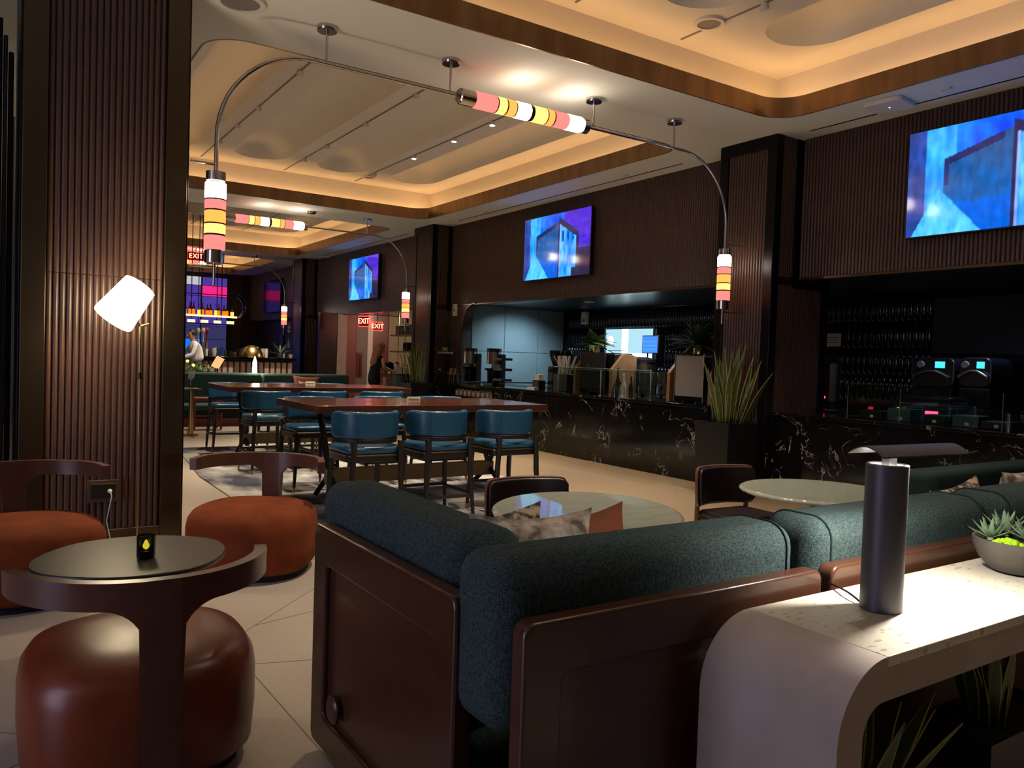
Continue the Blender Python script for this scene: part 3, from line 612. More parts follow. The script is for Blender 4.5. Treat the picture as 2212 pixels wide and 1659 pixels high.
# floor lamp
lp=Vector((.985,6.66,0))
t=thing('floor_lamp','slim brass floor lamp with tilted white drum shade against the fluted pillar','floor lamp',lp)
obj('base',MB().lathe([(0,0),(.15,0),(.15,.012),(.02,.02),(0,.02)],32),'brass',t,smooth=40)
top=oy(303,705,6.66)-lp
obj('pole',MB().tube([(0,0,.015),(0,0,1.05),(top.x,0,top.z)],.0075,8),'brass',t,smooth=60)
obj('collar',MB().lathe([(0,0),(.012,0),(.012,.05),(0,.05)],10,(0,0,1.33)),'dark_metal',t)
sa=oy(302,618,6.5)-lp; sb=oy(243,690,6.46)-lp; ax=(sb-sa).normalized()
obj('knuckle',MB().cyl((top.x,0,top.z),(top.x+.06,.0,top.z+.02),.012,n=10).cyl((top.x,0,top.z),tuple(sa.lerp(sb,.55)),.008,n=8),'brass',t,smooth=50)
sh=MB(); e1=ax.cross(Vector((0,1,0))).normalized(); e2=ax.cross(e1); n=36; v=[]
for p_,r_ in ((sa,.118),(sb,.148),(sb,.143),(sa,.113)):
    for i in range(n): a=2*PI*i/n; v.append(p_+(e1*math.cos(a)+e2*math.sin(a))*r_)
f=[(k*n+i,k*n+(i+1)%n,(k+1)%4*n+(i+1)%n,(k+1)%4*n+i) for k in range(4) for i in range(n)]
obj('lamp_shade',sh.add(v,f),'lamp_shade',t,smooth=50)
obj('bulb',MB().lathe([(0,0),(.03,.01),(.035,.045),(.015,.09),(0,.09)],14,tuple(sa.lerp(sb,.5))),'candle_lamp',t,smooth=60)
rg=MB().tube([sb+(e1*math.cos(2*PI*i/36)+e2*math.sin(2*PI*i/36))*.146 for i in range(37)],.003,5); obj('shade_rim',rg,'brass',t)
light('floor_lamp_light','POINT',(lp+sa.lerp(sb,.5)),LAMPW,(1,.78,.48),.09)
# outlet
p=oy(222,1060,6.82)
t=thing('wall_outlet','black double wall outlet with a plugged cord low on the fluted pillar','outlet',(p.x,6.826,p.z))
obj('mounting_block',MB().box(-.11,.11,-.03,0,-.085,.085),'panel_wood',t,bevel=.004); obj('plate',MB().box(-.085,.085,-.042,-.03,-.055,.055),'black',t,bevel=.004); obj('top_edge',MB().box(-.085,.085,-.044,-.03,.055,.06),'chrome',t)
obj('plug',MB().lathe([(0,0),(.018,.0),(.014,.03),(.005,.05),(0,.05)],10,M_=Matrix.Translation((.045,-.042,.0))@Matrix.Rotation(PI/2,4,'X')),'white',t,smooth=50)
obj('cord',MB().tube([(.045,-.09,0),(.05,-.11,-.03),(.035,-.1,-.12),(.02,-.09,-.22),(.06,-.08,-.42)],.004,6),'white',t,smooth=60)
# ================================================================== corner sofa
def sofa_panel(t,M_,w,h=.86,z0=.05):
    # slab in local x (0..w); outside face at y=0; wide proud frame around a field set back
    def P(mb): mb.v=[tuple(M_@Vector(p)) for p in mb.v]; return mb
    obj('field_panel',P(MB().box(.03,w-.03,.022,.05,z0+.02,z0+h-.03)),'sofa_wood',t)
    fw_=.125; o=rr(0,w,z0,z0+h,.035,5); i=rr(fw_,w-fw_,z0+fw_,z0+h-fw_-.02,.035,5); n=len(o); v=[(x,y,z) for y in (0,.062) for lp_ in (o,i) for x,z in lp_]; f=[]
    for k in range(n):
        j=(k+1)%n; f+=[(k,j,n+j,n+k),(2*n+k,3*n+k,3*n+j,2*n+j),(k,2*n+k,2*n+j,j),(n+k,n+j,3*n+j,3*n+k)]
    obj('frame',P(MB().add(v,f)),'sofa_wood',t,bevel=.010,bseg=3)
def bolster(t,x0,x1,y0,y1,z0=.57,z1=1.05,name='back_cushion'):
    return obj(name,MB().box(x0,x1,y0,y1,z0,z1),'sofa_fabric',t,bevel=.08,bseg=6)
def sofa_mod(label,loc,rz,w,feat=None,bx0=.06,bx1=None):
    t=thing('sofa_module',label,'sofa',loc,rz,'corner sofa modules'); bx1=bx1 if bx1 else w-.02
    sofa_panel(t,Matrix.Identity(4),w)
    bolster(t,bx0,bx1,.075,.34)
    for xs_ in ((bx0+.075,bx1-.075) if bx0>0 else (bx1-.075,)): obj('piping',MB().tube([(xs_,y_,z_) for y_,z_ in rr(.073,.342,.568,1.052,.08,6)]+[(xs_,.262,.568)],.0035,5),'dark_fabric',t,smooth=60)
    obj('seat_base',MB().box(.05,w-.03,.07,.95,.05,.28),'sofa_wood',t,bevel=.01); obj('seat_cushion',MB().box(.06,w-.04,.35,.98,.285,.46),'sofa_fabric',t,bevel=.05,bseg=4)
    for x in (.1,w-.12):
        for y in (.12,.88): obj('foot',MB().box(x-.025,x+.025,y-.025,y+.025,0,.05),'black',t)
    return t
YP=1.615
sofa_mod('teal fabric sofa module with wooden back behind the rounded end of the stone console',(1.135,YP,0),0,1.21,bx0=-.03)
sofa_mod('teal fabric sofa module brightly lit behind the table lamp',(2.40,YP,0),0,1.24,bx0=.02)
sofa_mod('teal fabric sofa module behind the bowl of succulents',(3.70,YP,0),0,1.24,bx0=.02)
# left arm module: outside face looks to -X; local x runs along -Y from the far end
t=thing('sofa_module','teal fabric end module of the corner sofa with wooden side and round cable cap','sofa',(1.09,3.02,0),-PI/2,'corner sofa modules')
sofa_panel(t,Matrix.Identity(4),1.13)
obj('back_cushion',MB().box(-.16,1.0,.075,.34,.57,1.05),'sofa_fabric',t,bevel=.08,bseg=6)
obj('seat_base',MB().box(.04,.38,.07,.95,.05,.28),'sofa_wood',t,bevel=.01); obj('seat_cushion',MB().box(.03,.38,.35,.98,.285,.46),'sofa_fabric',t,bevel=.05,bseg=4)
obj('cable_cap',MB().lathe([(0,-.007),(.045,-.007),(.052,0),(.052,.01),(0,.01)],28,M_=Matrix.Translation((.24,-.003,.25))@Matrix.Rotation(PI/2,4,'X')@Matrix.Scale(-1,4,(0,0,1))),'sofa_wood',t,smooth=40)
for x in (.1,.3): obj('foot',MB().box(x-.025,x+.025,.1,.15,0,.05),'black',t)
# throw pillows on the seat behind the backs
def pillow(label,loc,rot,size,material,name='throw_pillow',hs=1):
    def fn(u,v):
        a=u*2-1; b=v*2-1; th=.09*((1-abs(a)**2.6)*(1-abs(b)**2.6))**.5
        pin=1-.10*(1-abs(a)**2)*abs(b)**3; pin2=1-.10*(1-abs(b)**2)*abs(a)**3
        return a,b,th,pin,pin2
    mb=MB(); N=15
    for s in (1,-1):
        mb.grid(lambda u,v:(fn(u,v)[0]*size*.5*fn(u,v)[4],s*(fn(u,v)[2]+.001),(fn(u,v)[1]*size*.5*fn(u,v)[3]+size*.5)*hs),N,N)
    o=obj(name,mb,material,None,smooth=180); bm=bmesh.new(); bm.from_mesh(o.data); bmesh.ops.remove_doubles(bm,verts=bm.verts,dist=.004); bmesh.ops.recalc_face_normals(bm,faces=bm.faces); bm.to_mesh(o.data); bm.free()
    o.location=loc; o.rotation_euler=rot; return tag(o,label,'pillow')
pillow('grey velvet throw pillow with crinkled sheen resting in the sofa corner',(oy(1157,1130,2.17).x,2.17,.465),(-.08,.03,-.05),.50,'pillow_velvet',hs=1.2)
pillow('dark spotted throw pillow standing behind the grey velvet one',(oy(1075,1130,2.5).x,2.5,.465),(-.05,-.06,.10),.54,'pillow_dark')
pillow('rust orange throw pillow leaning on the sofa back',(oy(1268,1130,2.34).x,2.34,.465),(-.08,-.08,.05),.54,'pillow_rust')
pillow('brown patterned throw pillow behind the lamp lit sofa back',(oy(2085,1080,2.2).x,2.2,.465),(-.08,-.10,.05),.53,'pillow_dark')
pillow('brown grey velvet throw pillow behind the bowl of succulents',(oy(2235,1080,2.2).x,2.2,.465),(-.08,-.05,-.02),.57,'pillow_velvet')
# ================================================================== console with rounded ends
CX0,CX1,CY0,CY1,CT,CTH,CR=1.73,4.6,1.13,1.575,.85,.115,.2
t=thing('console_table','pale stone topped waterfall console with rounded corner behind the sofa','console',((CX0+CX1)/2,(CY0+CY1)/2,0)); ctr=Vector(((CX0+CX1)/2,(CY0+CY1)/2,0))
out=[(CX0,0)]+[(CX0+CR-CR*math.cos(a),CT-CR+CR*math.sin(a)) for a in [PI/2*i/12 for i in range(13)]]+[(CX1-CR+CR*math.sin(a),CT-CR+CR*math.cos(a)) for a in [PI/2*i/12 for i in range(13)]]+[(CX1,0)]
ri=.085; ix0,ix1,it=CX0+CTH-.01,CX1-CTH+.01,CT-CTH
inn=[(ix0,0)]+[(ix0+ri-ri*math.cos(a),it-ri+ri*math.sin(a)) for a in [PI/2*i/10 for i in range(11)]]+[(ix1-ri+ri*math.sin(a),it-ri+ri*math.cos(a)) for a in [PI/2*i/10 for i in range(11)]]+[(ix1,0)]
# as strips: build polygon ring outer->inner reversed
xs0,xs1=CX0+CR,CX1-CR
out2=[p for p in out]; poly=[]
for p in out:
    poly.append(p)
    if abs(p[0]-xs0)<1e-6: poly+= [(xs0,CT-.028)] 
    if abs(p[0]-xs1)<1e-6 and len(poly)>3: poly.insert(len(poly)-1,(xs1,CT-.028))
poly=poly+inn[::-1]
loops=[[Vector((x,z,0)) for x,z in poly]]; tr=tessellate_polygon(loops); n=len(poly)
mb=MB().add([(x-ctr.x,CY0-ctr.y,z) for x,z in poly]+[(x-ctr.x,CY1-ctr.y,z) for x,z in poly],[tuple(q) for q in tr]+[tuple(i+n for i in q[::-1]) for q in tr]+[(i,(i+1)%n,n+(i+1)%n,n+i) for i in range(n)])
obj('waterfall_body',mb,'plaster',t,smooth=35)
obj('stone_top',MB().box(xs0-ctr.x+.001,xs1-ctr.x-.001,CY0-ctr.y-.002,CY1-ctr.y,CT-.0275,CT+.001),'console_stone',t,bevel=.003)
ZT=CT+.001
# table lamp
lb=Vector((2.295,1.375,ZT))
t=thing('table_lamp','grey cylinder table lamp with curved metal hood on the stone console','table lamp',lb)
obj('cylinder_body',MB().lathe([(0,0),(.058,0),(.061,.003),(.061,.445),(.056,.448),(.05,.445),(.05,.43),(0,.43)],48),'lamp_metal',t,smooth=40)
obj('light_disc',MB().lathe([(0,.431),(.048,.431),(.048,.437),(0,.437)],32),'led',t)
zh=1.325-ZT
obj('hood_stem',MB().box(-.012,.03,-.012,.012,.43,zh+.022),'black',t)
nL=oz(1919,995,1.325)-lb; fL=oz(1823,980,1.325)-lb; nR=oz(2121,985,1.325)-lb
wv=(fL-nL); lv=(nR-nL); wv.z=0; lv.z=0
wv=wv.normalized()*.13; lv=lv.normalized()*.42; st=Vector((.0,0,0))-lv*.25-wv*.5
def hood(u,v,dz): 
    p=st+lv*u+wv*v; p=Vector((p.x,p.y,zh+.026*math.sin(PI*v)**.9+dz)); return p
mb=MB(); NU,NV=2,13
v=[hood(i,j/(NV-1),dz) for dz in (0,.004) for i in (0,1) for j in range(NV)]; f=[]
for L_ in (0,2):
    for j in range(NV-1): a=L_*NV+j; f.append((a,a+1,a+NV+1,a+NV))
for a,b in ((0,2),(1,3)):
    for j in range(NV-1): f.append((a*NV+j,a*NV+j+1,b*NV+j+1,b*NV+j))
for j in (0,NV-1): f.append((j,NV+j,3*NV+j,2*NV+j))
obj('curved_hood',mb.add(v,f),'lamp_metal',t,smooth=50)
mid=st+lv*.70+wv*.5
obj('light_bar',MB().box(-.10,.10,-.015,.015,zh+.004,zh+.010,Matrix.Translation((mid.x,mid.y,0))@Matrix.Rotation(math.atan2(lv.y,lv.x),4,'Z')),'led',t)
light('table_lamp_light','AREA',(lb+Vector((mid.x,mid.y,zh+.002))),TLAMPW,(1,.94,.83),.12,(0,0,math.atan2(lv.y,lv.x)),sy=.04)
ca=oz(1862,1308,ZT); cb=oz(1790,1262,ZT)
obj('power_cord',MB().tube([Vector((-.055,.01,.006)),*( (ca.lerp(cb,u)-lb+Vector((-.03*math.sin(PI*u),-.03*math.sin(PI*u),.005+.015*math.sin(PI*u)))) for u in (.15,.35,.55,.75,1.0))],.0035,6),'black',t,smooth=60)
# bowl of succulents
bc=Vector((3.19,1.385,ZT))
t=thing('succulent_bowl','dark concrete bowl planted with pale succulents and bright moss on the console','planter',bc)
obj('bowl',MB().lathe([(0,0),(.055,0),(.09,.012),(.13,.05),(.15,.10),(.153,.125),(.143,.125),(.13,.105),(0,.10)],40),'concrete',t,smooth=50)
obj('soil',MB().lathe([(0,.10),(.137,.10),(.13,.112),(0,.118)],24),'soil',t,smooth=60)
mb=MB()
for i in range(46):
    a=random.uniform(0,2*PI); rr_=.045*math.sqrt(random.random()); c=(-.085+rr_*math.cos(a)*1.1,.0+rr_*math.sin(a),.112+.018*(1-rr_/.045)); s=random.uniform(.009,.015)
    mb.lathe([(0,-s),(s*.8,-s*.5),(s,0),(s*.7,s*.6),(0,s)],6,c)
obj('moss_clump',mb,'moss',t,smooth=60,kind='stuff')
def blade(mb,base,d,up,L_,w,curl=.25,n=5,th=.2):
    d=Vector(d).normalized(); up=Vector(up); side=d.cross(up).normalized(); pts=[]
    for i in range(n+1):
        u=i/n; p=Vector(base)+d*L_*u+up*L_*curl*u*u; ww=w*(math.sin(PI*min(1,u*.8+.18))) if u<1 else .0005
        nn=side.cross(d).normalized(); pts.append((p-side*ww,p+nn*ww*th,p+side*ww,p-nn*ww*th))
    v=[q for g in pts for q in g]; f=[]
    for i in range(n):
        for k in range(4): f.append((4*i+k,4*i+(k+1)%4,4*i+4+(k+1)%4,4*i+4+k))
    f.append((3,2,1,0)); mb.add(v,f)
for cx,cy,sc,nl in ((-.055,.075,1.0,16),(.03,-.02,1.15,20),(.07,.08,1.2,18),(.10,-.07,.8,14)):
    r_=tag(obj('succulent',MB().lathe([(0,0),(.012,0),(.01,.02),(0,.02)],8,(cx,cy,.11)),'succulent',t),'spiky pale green succulent')
    for i in range(nl):
        a=i*2.4; el=.25+1.1*(i/nl); mb=MB(); blade(mb,(cx,cy,.12),(math.cos(a)*math.cos(el),math.sin(a)*math.cos(el),math.sin(el)),(0,0,1),.085*sc*(1.05-.25*i/nl),.010*sc,.15,5,.45); obj('leaf',mb,'succulent',r_,smooth=60)
# ================================================================== plants
def snake_leaf(parent,base,ang,lean,L_,w,twist=0,bend=.15):
    n=8; d=Vector((math.cos(ang)*math.sin(lean),math.sin(ang)*math.sin(lean),math.cos(lean))); side=Vector((-math.sin(ang+twist),math.cos(ang+twist),0)); nn=d.cross(side).normalized(); v=[];f=[]
    outw=Vector((math.cos(ang),math.sin(ang),0))
    for i in range(n+1):
        u=i/n; ww=w*(.55+1.1*u-1.35*u*u*u) if u<.98 else .001
        ww=max(ww*(1-u**6),.0008); c=Vector(base)+d*L_*u+outw*L_*bend*u*u
        for k,dz in ((-1,0),(-.78,.012),(0,.03),(.78,.012),(1,0)): v.append(c+side*ww*k-nn*dz*ww*8*.12)
    for i in range(n):
        for k in range(4): f.append((5*i+k,5*i+k+1,5*i+6+k,5*i+5+k))
    o=obj('leaf',MB().add(v,f),'leaf',parent,smooth=180); o.data.materials.append(M['leaf_edge'])
    for p in o.data.polygons:
        if p.index%4 in (0,3): p.material_index=1
    s=o.modifiers.new('thick','SOLIDIFY'); s.thickness=.004
    return o
def snake_plant(label,loc,wx,wy,h,seed,nl=26,Lm=1.0,plabel=None):
    rnd=random.Random(seed)
    t=thing('planter',plabel,'planter',loc)
    obj('planter_box',MB().prism([(-wx/2*.9,-wy/2*.9),(wx/2*.9,-wy/2*.9),(wx/2*.9,wy/2*.9),(-wx/2*.9,wy/2*.9)],0,.02).add([(a*wx/2*(.86+.14*k),b*wy/2*(.86+.14*k),.02+(h-.02)*k) for k in (0,1) for a,b in ((-1,-1),(1,-1),(1,1),(-1,1))]+[(a*(wx/2-.03),b*(wy/2-.03),z) for z in (h,h-.06) for a,b in ((-1,-1),(1,-1),(1,1),(-1,1))],[(0,1,5,4),(1,2,6,5),(2,3,7,6),(3,0,4,7),(4,5,9,8),(5,6,10,9),(6,7,11,10),(7,4,8,11),(8,9,13,12),(9,10,14,13),(10,11,15,14),(11,8,12,15)]),'black',t)
    obj('soil',MB().box(-wx/2+.03,wx/2-.03,-wy/2+.03,wy/2-.03,h-.1,h-.04),'soil',t)
    t2=thing('snake_plant',label,'plant',(loc[0],loc[1],loc[2]+h-.045))
    for i in range(nl):
        a=rnd.uniform(0,2*PI); rr_=rnd.uniform(.02,min(wx,wy)*.36); ln=rnd.uniform(.02,.30)*(.3+rr_/.2)
        snake_leaf(t2,(rr_*math.cos(a),rr_*math.sin(a),0),a,ln,Lm*rnd.uniform(.55,1.0)*(1.05-.5*ln),rnd.uniform(.040,.052)*(1 if Lm>.6 else .55),rnd.uniform(-1,1),rnd.uniform(.0,.16))
snake_plant('tall variegated snake plant in the black planter before the ribbed column',(7.53,6.6,0),.54,.54,.90,3,28,.98,'tall black square planter before the ribbed column and marble counter')
p2=oy(900,830,15.25)
snake_plant('tall variegated snake plant beside the service alcove',(p2.x,15.25,.0),.56,.56,1.0,5,26,1.0,'black square planter beside the service alcove')
snake_plant('snake plant half hidden under the stone console',(3.02,1.36,0),.6,.26,.38,11,12,.33,'black trough planter under the stone console')
t=thing('snake_plant','broad leaved snake plant under the rounded end of the console','plant',(2.16,1.37,.0)); obj('nursery_pot',MB().lathe([(0,0),(.1,0),(.12,.2),(.105,.2),(.1,.18),(0,.18)],20),'black',t,smooth=40)
rnd=random.Random(4)
for i in range(13): a=rnd.uniform(0,2*PI); snake_leaf(t,(.05*math.cos(a),.04*math.sin(a),.17),a,rnd.uniform(.05,.5),rnd.uniform(.34,.5),.03,rnd.uniform(-1,1),.12)
# ================================================================== round tables and chairs
def round_table(label,x,y,r=.535,z=.745,tilt=0):
    t=thing('round_table',label,'table',(x,y,0)); e=.03
    obj('table_top',MB().lathe([(0,z-e),(r-.02,z-e),(r-.005,z-e+.006),(r,z-e/2),(r-.005,z-.006),(r-.018,z),(r-.026,z),(r-.034,z),(0,z)],72),'green_marble',t,smooth=40,loc=(Vector((0,0,z))-Matrix.Rotation(tilt,3,Vector((.834,-.552,0)))@Vector((0,0,z))),rot=Matrix.Rotation(tilt,3,Vector((.834,-.552,0))).to_euler())
    obj('pedestal',MB().lathe([(0,.03),(.05,.03),(.045,.6),(.1,z-e),(0,z-e)],24),'black',t,smooth=40); obj('base_plate',MB().lathe([(0,0),(.29,0),(.29,.015),(.06,.032),(0,.032)],40),'black',t,smooth=40)
round_table('round grey green marble table reflecting a screen in front of the sofa',2.82,3.45,tilt=math.radians(1.85))
round_table('round grey green marble table partly hidden by the table lamp',4.80,3.36)
def dining_chair(label,loc,rz,w=.62):
    t=thing('dining_chair',label,'chair',loc,rz)       # faces +Y, back at -Y
    def bend(x): return .10*(x/(w/2))**2
    def pad(t0,t1,z0,z1,wd,rad):
        mb=MB(); pl=rr(-wd/2,wd/2,z0,z1,rad,5); n=24; v=[]; f=[]
        # two curved sheets from a column grid
        cols=[-wd/2+wd*i/n for i in range(n+1)]
        for x in cols:
            e=max(0,abs(x)-(wd/2-rad)); dz=rad-math.sqrt(max(0,rad*rad-e*e))
            for yy in (t0,t1):
                for z in (z0+dz,z1-dz): v.append((x,-.27+bend(x)+yy-.10*(z-.62)*.6,z))
        for i in range(n): a=4*i;b=a+4; f+=[(a,b,b+1,a+1),(a+2,a+3,b+3,b+2),(a+1,b+1,b+3,a+3),(a,a+2,b+2,b)]
        f+=[(0,1,3,2),(4*n,4*n+2,4*n+3,4*n+1)]; return mb.add(v,f)
    obj('back_shell',pad(-.03,.0,.50,.80,w,.05),'chair_wood',t,smooth=40,bevel=.006)
    obj('back_pad',pad(.0,.035,.515,.79,w-.03,.045),'leather_dark',t,smooth=40,bevel=.012)
    obj('seat_rail',MB().prism(rr(-.25,.25,-.24,.25,.05),.38,.42),'chair_wood',t,bevel=.006); obj('seat_cushion',MB().prism(rr(-.255,.255,-.235,.255,.06),.42,.475),'leather_dark',t,bevel=.02)
    for s in (-1,1):
        obj('leg',MB().tube([(s*.25,-.25,0),(s*.255,-.225,.4),(s*.27,-.21,.60)],[.013,.02,.017],10),'chair_wood',t,smooth=60); obj('leg',MB().tube([(s*.22,.23,0),(s*.22,.21,.4)],[.012,.019],10),'chair_wood',t,smooth=60)
dining_chair('dark leather dining chair at the round table nearest the sofa corner',(2.95,4.06,0),PI-.10)
dining_chair('dark leather dining chair with red sheen beside the snake plant column',(4.79,4.0,0),PI-.05)
# dark banquette at the right
t=thing('banquette','dark green high backed banquette seen beyond the table lamp','sofa',(6.6,3.15,0))
obj('back_cushion',MB().box(-.95,1.3,-.12,.16,.35,.86),'dark_fabric',t,bevel=.06,bseg=4); obj('seat_cushion',MB().box(-.95,1.3,-.75,-.13,.26,.46),'dark_fabric',t,bevel=.05); obj('plinth',MB().box(-.9,1.25,-.7,.12,0,.26),'dark_wood',t); obj('back_base',MB().box(-.95,1.3,-.1,.18,.26,.35),'dark_wood',t)
# ================================================================== bar tables and stools
def bar_table(label,x0,x1,y0,y1,z=1.07,zf=.012):
    t=thing('bar_table',label,'table',((x0+x1)/2,(y0+y1)/2,zf)); w=(x1-x0)/2; d=(y1-y0)/2; z-=zf
    n=5
    for i in range(n):
        a=-d+2*d*i/n; obj('plank',MB().box(-w,w,a+.0006,a+2*d/n-.0006,z-.075,z),'table_wood',t,bevel=.003,bseg=2)
    obj('stretcher_beam',MB().box(-w*.75,w*.75,-.05,.05,.2,.36),'beam',t,bevel=.006)
    for s in (-1,1):
        obj('cross_leg',MB().tube([(s*w*.72,-.38,.037),(s*w*.72,.0,.3),(s*w*.72,.34,z-.075)],.035,4),'black',t); obj('cross_leg',MB().tube([(s*w*.72+.0,.38,.037),(s*w*.72,.0,.3),(s*w*.72,-.34,z-.075)],.035,4),'black',t)
        obj('top_bracket',MB().box(s*w*.72-.05,s*w*.72+.05,-.42,.42,z-.1,z-.074),'black',t)
    for x in (-.55,.5): obj('cable_slot',MB().prism(rr(x-.06,x+.06,-.02,.02,.015),z-.0005,z+.001),'black',t)
    return t
bar_table('long polished wooden bar table nearest the corner sofa',2.62,5.34,7.3,8.55)
bar_table('long polished wooden bar table set behind the first one',2.76,5.5,11.1,12.35)
def stool(label,loc,rz,group):
    t=thing('bar_stool',label,'bar stool',loc,rz,group)
    obj('seat_cushion',MB().prism(rr(-.26,.26,-.24,.25,.07,6),.665,.735),'leather_blue',t,bevel=.028,bseg=4)
    obj('seat_frame',MB().prism(rr(-.265,.265,-.245,.255,.07,6),.60,.668),'stool_wood',t,bevel=.008)
    obj('brass_trim',MB().prism(rr(-.27,.27,-.25,.26,.072,6),.655,.663),'brass',t)
    for s in (-1,1):
        for y0_,y1_,z1 in ((-.30,-.265,.79),(.25,.22,.60)):
            pts=[(s*.26,y0_,.055),(s*.24,(y0_+y1_)/2,.4),(s*.235,y1_,z1)] if y0_>0 else [(s*.26,y0_,.055),(s*.238,-.262,.45),(s*.225,-.265,.72),(s*.235,-.262,z1)]
            l=obj('leg',MB().tube(pts,[.017,.026,.026] if y0_>0 else [.017,.028,.026,.036],8),'stool_wood',t,smooth=60)
            obj('brass_tip',MB().tube([(s*.262,y0_*1.01,0),(s*.26,y0_,.06)],[.012,.0165],8),'brass',l,smooth=60)
    for a,b in (((-.25,-.28,.24),(.25,-.28,.24)),((-.25,.235,.28),(.25,.235,.28)),((-.25,-.28,.26),(-.25,.235,.26)),((.25,-.28,.26),(.25,.235,.26))):
        obj('foot_rest',MB().tube([a,b],.018,6),'stool_wood',t,smooth=60)
    def arcs(r0,r1,z0,z1,A,n=22,top=0):
        v=[];f=[]
        for i in range(n+1):
            a=-A+2*A*i/n; k=max(0,(abs(a)/A-.75)/.25); dz=(z1-z0)*.16*k*k
            for z in (z0+dz*.6,z1-dz):
                for r_ in (r0,r1): q=r_+.03*(z-z0); v.append((q*1.02*math.sin(a),-q*math.cos(a)*.98+.03,z))
        for i in range(n): a=4*i;b=a+4; f+=[(a,b,b+2,a+2),(a+1,a+3,b+3,b+1),(a,a+1,b+1,b),(a+2,b+2,b+3,a+3)]
        f+=[(0,2,3,1),(4*n,4*n+1,4*n+3,4*n+2)]; return MB().add(v,f)
    obj('back_shell',arcs(.255,.305,.805,1.05,1.72),'leather_blue',t,smooth=50,bevel=.022,bseg=4)
    obj('back_rail',arcs(.262,.30,.765,.806,1.66),'stool_wood',t,smooth=50,bevel=.006)
    for a in (-.62,.62): obj('seam',MB().tube([(.306*1.02*math.sin(a)*1.0,-.306*math.cos(a)*.98+.03,.83),(.313*1.02*math.sin(a),-.313*math.cos(a)*.98+.03,1.03)],.0015,4),'black',t)
    return t
ST=[('blue stools before the first bar table','sofa side of the first bar table',((2.92,6.82,.03),(3.67,6.84,.02),(4.45,6.84,.02))),
    ('blue stools behind the first bar table','far side of the first bar table',((3.12,8.9,PI+.03),(4.0,8.95,PI),(4.85,8.95,PI))),
    ('blue stools before the second bar table','near side of the second bar table',((3.06,10.42,.04),(3.84,10.42,.02),(4.70,10.42,.02))),
    ('blue stools behind the second bar table','banquette side of the second bar table',((3.15,12.72,PI-.05),(3.95,12.72,PI),(4.75,12.72,PI)))]
st0=None
for g_,side_,ps_ in ST:
    for (x,y,rz),w_ in zip(ps_,('blue leather bar stool at the pillar end, ','middle blue leather bar stool on the ','blue leather bar stool at the marble counter end, ')):
        lb_=w_+side_
        if st0 is None: st0=stool(lb_,(x,y,.012),rz,g_)
        else: dup(st0,(x,y,.012),rz,lb_,g_)
def card(label,p,rz):
    t=thing('reserved_card',label,'sign',(p.x,p.y,1.07),rz); mb=MB().prism([(-.02,0),(.02,0),(.006,.055),(-.006,.055)],-.075,.075,'x'); obj('tent_card',mb,'paper',t,bevel=.002)
    textmesh('lettering','Reserved',.036,.0006,'black',t,fr((0,-.0145,.027),(1,0,0),(0,.25,.968)),True)
card('small pale reserved card on the first bar table',oz(893,868,1.07),0); card('small pale reserved card on the second bar table',oz(670,832,1.07),0)
# ================================================================== marble counters
def counter(label,y0,y1,cuts,seams):
    t=thing('bar_counter',label,'counter',(8.0,(y0+y1)/2,0)); c=(y0+y1)/2
    obj('carcass',MB().box(.025,.7,y0-c,y1-c,.02,.99) if not cuts else MB().box(.45,.7,y0-c,y1-c,.02,.99),'black',t)
    ed=[y0]+seams+[y1]
    for a,b in zip(ed,ed[1:]):
        hit=[q for q in cuts if a<=q[0] and q[1]<=b]
        if not hit: obj('marble_slab',MB().box(0,.024,a-c+.001,b-c-.001,0,1.0),'black_marble',t)
        else:
            q0,q1,z0,z1=hit[0]
            for bx in ((a,q0,0,1.0),(q1,b,0,1.0),(q0,q1,0,z0),(q0,q1,z1,1.0)): obj('marble_slab',MB().box(0,.024,bx[0]-c,bx[1]-c,bx[2],bx[3]),'black_marble',t)
            obj('shelf_board',MB().box(.024,.45,q0-c-.1,q1-c+.1,z0-.03,z0),'black',t)
    obj('counter_top',MB().box(-.02,.72,y0-c,y1-c,1.0,1.04),'black_marble',t,bevel=.004)
    return t
q0=ox(1062,850,8.0).y; q1=ox(972,845,8.0).y
counter('long black marble coffee counter with white veins under the niche',7.32,15.1,[(q0,q1,.80,.97)],[9.2,11.1,q0-.25,q1+.2])
counter('black marble counter with glass case beneath the largest screen',-2,6.38,[],[1.2,3.6])
for i in range(9):
    y=q0+.12+(q1-q0-.25)*i/8; b=thing('paper_carton','small pale carton in the open shelf of the marble counter','carton',(8.13,y,.80),group='cartons in the counter shelf')
    obj('carton_body',MB().prism([(-.05,-.045),(.05,-.045),(.05,.045),(-.05,.045)],0,.09),'paper' if i%3 else 'white',b,bevel=.004); obj('carton_top',MB().prism([(-.05,.09),(.05,.09),(.006,.125),(-.006,.125)],-.045,.045,'y'),'white' if i%3 else 'paper',b)
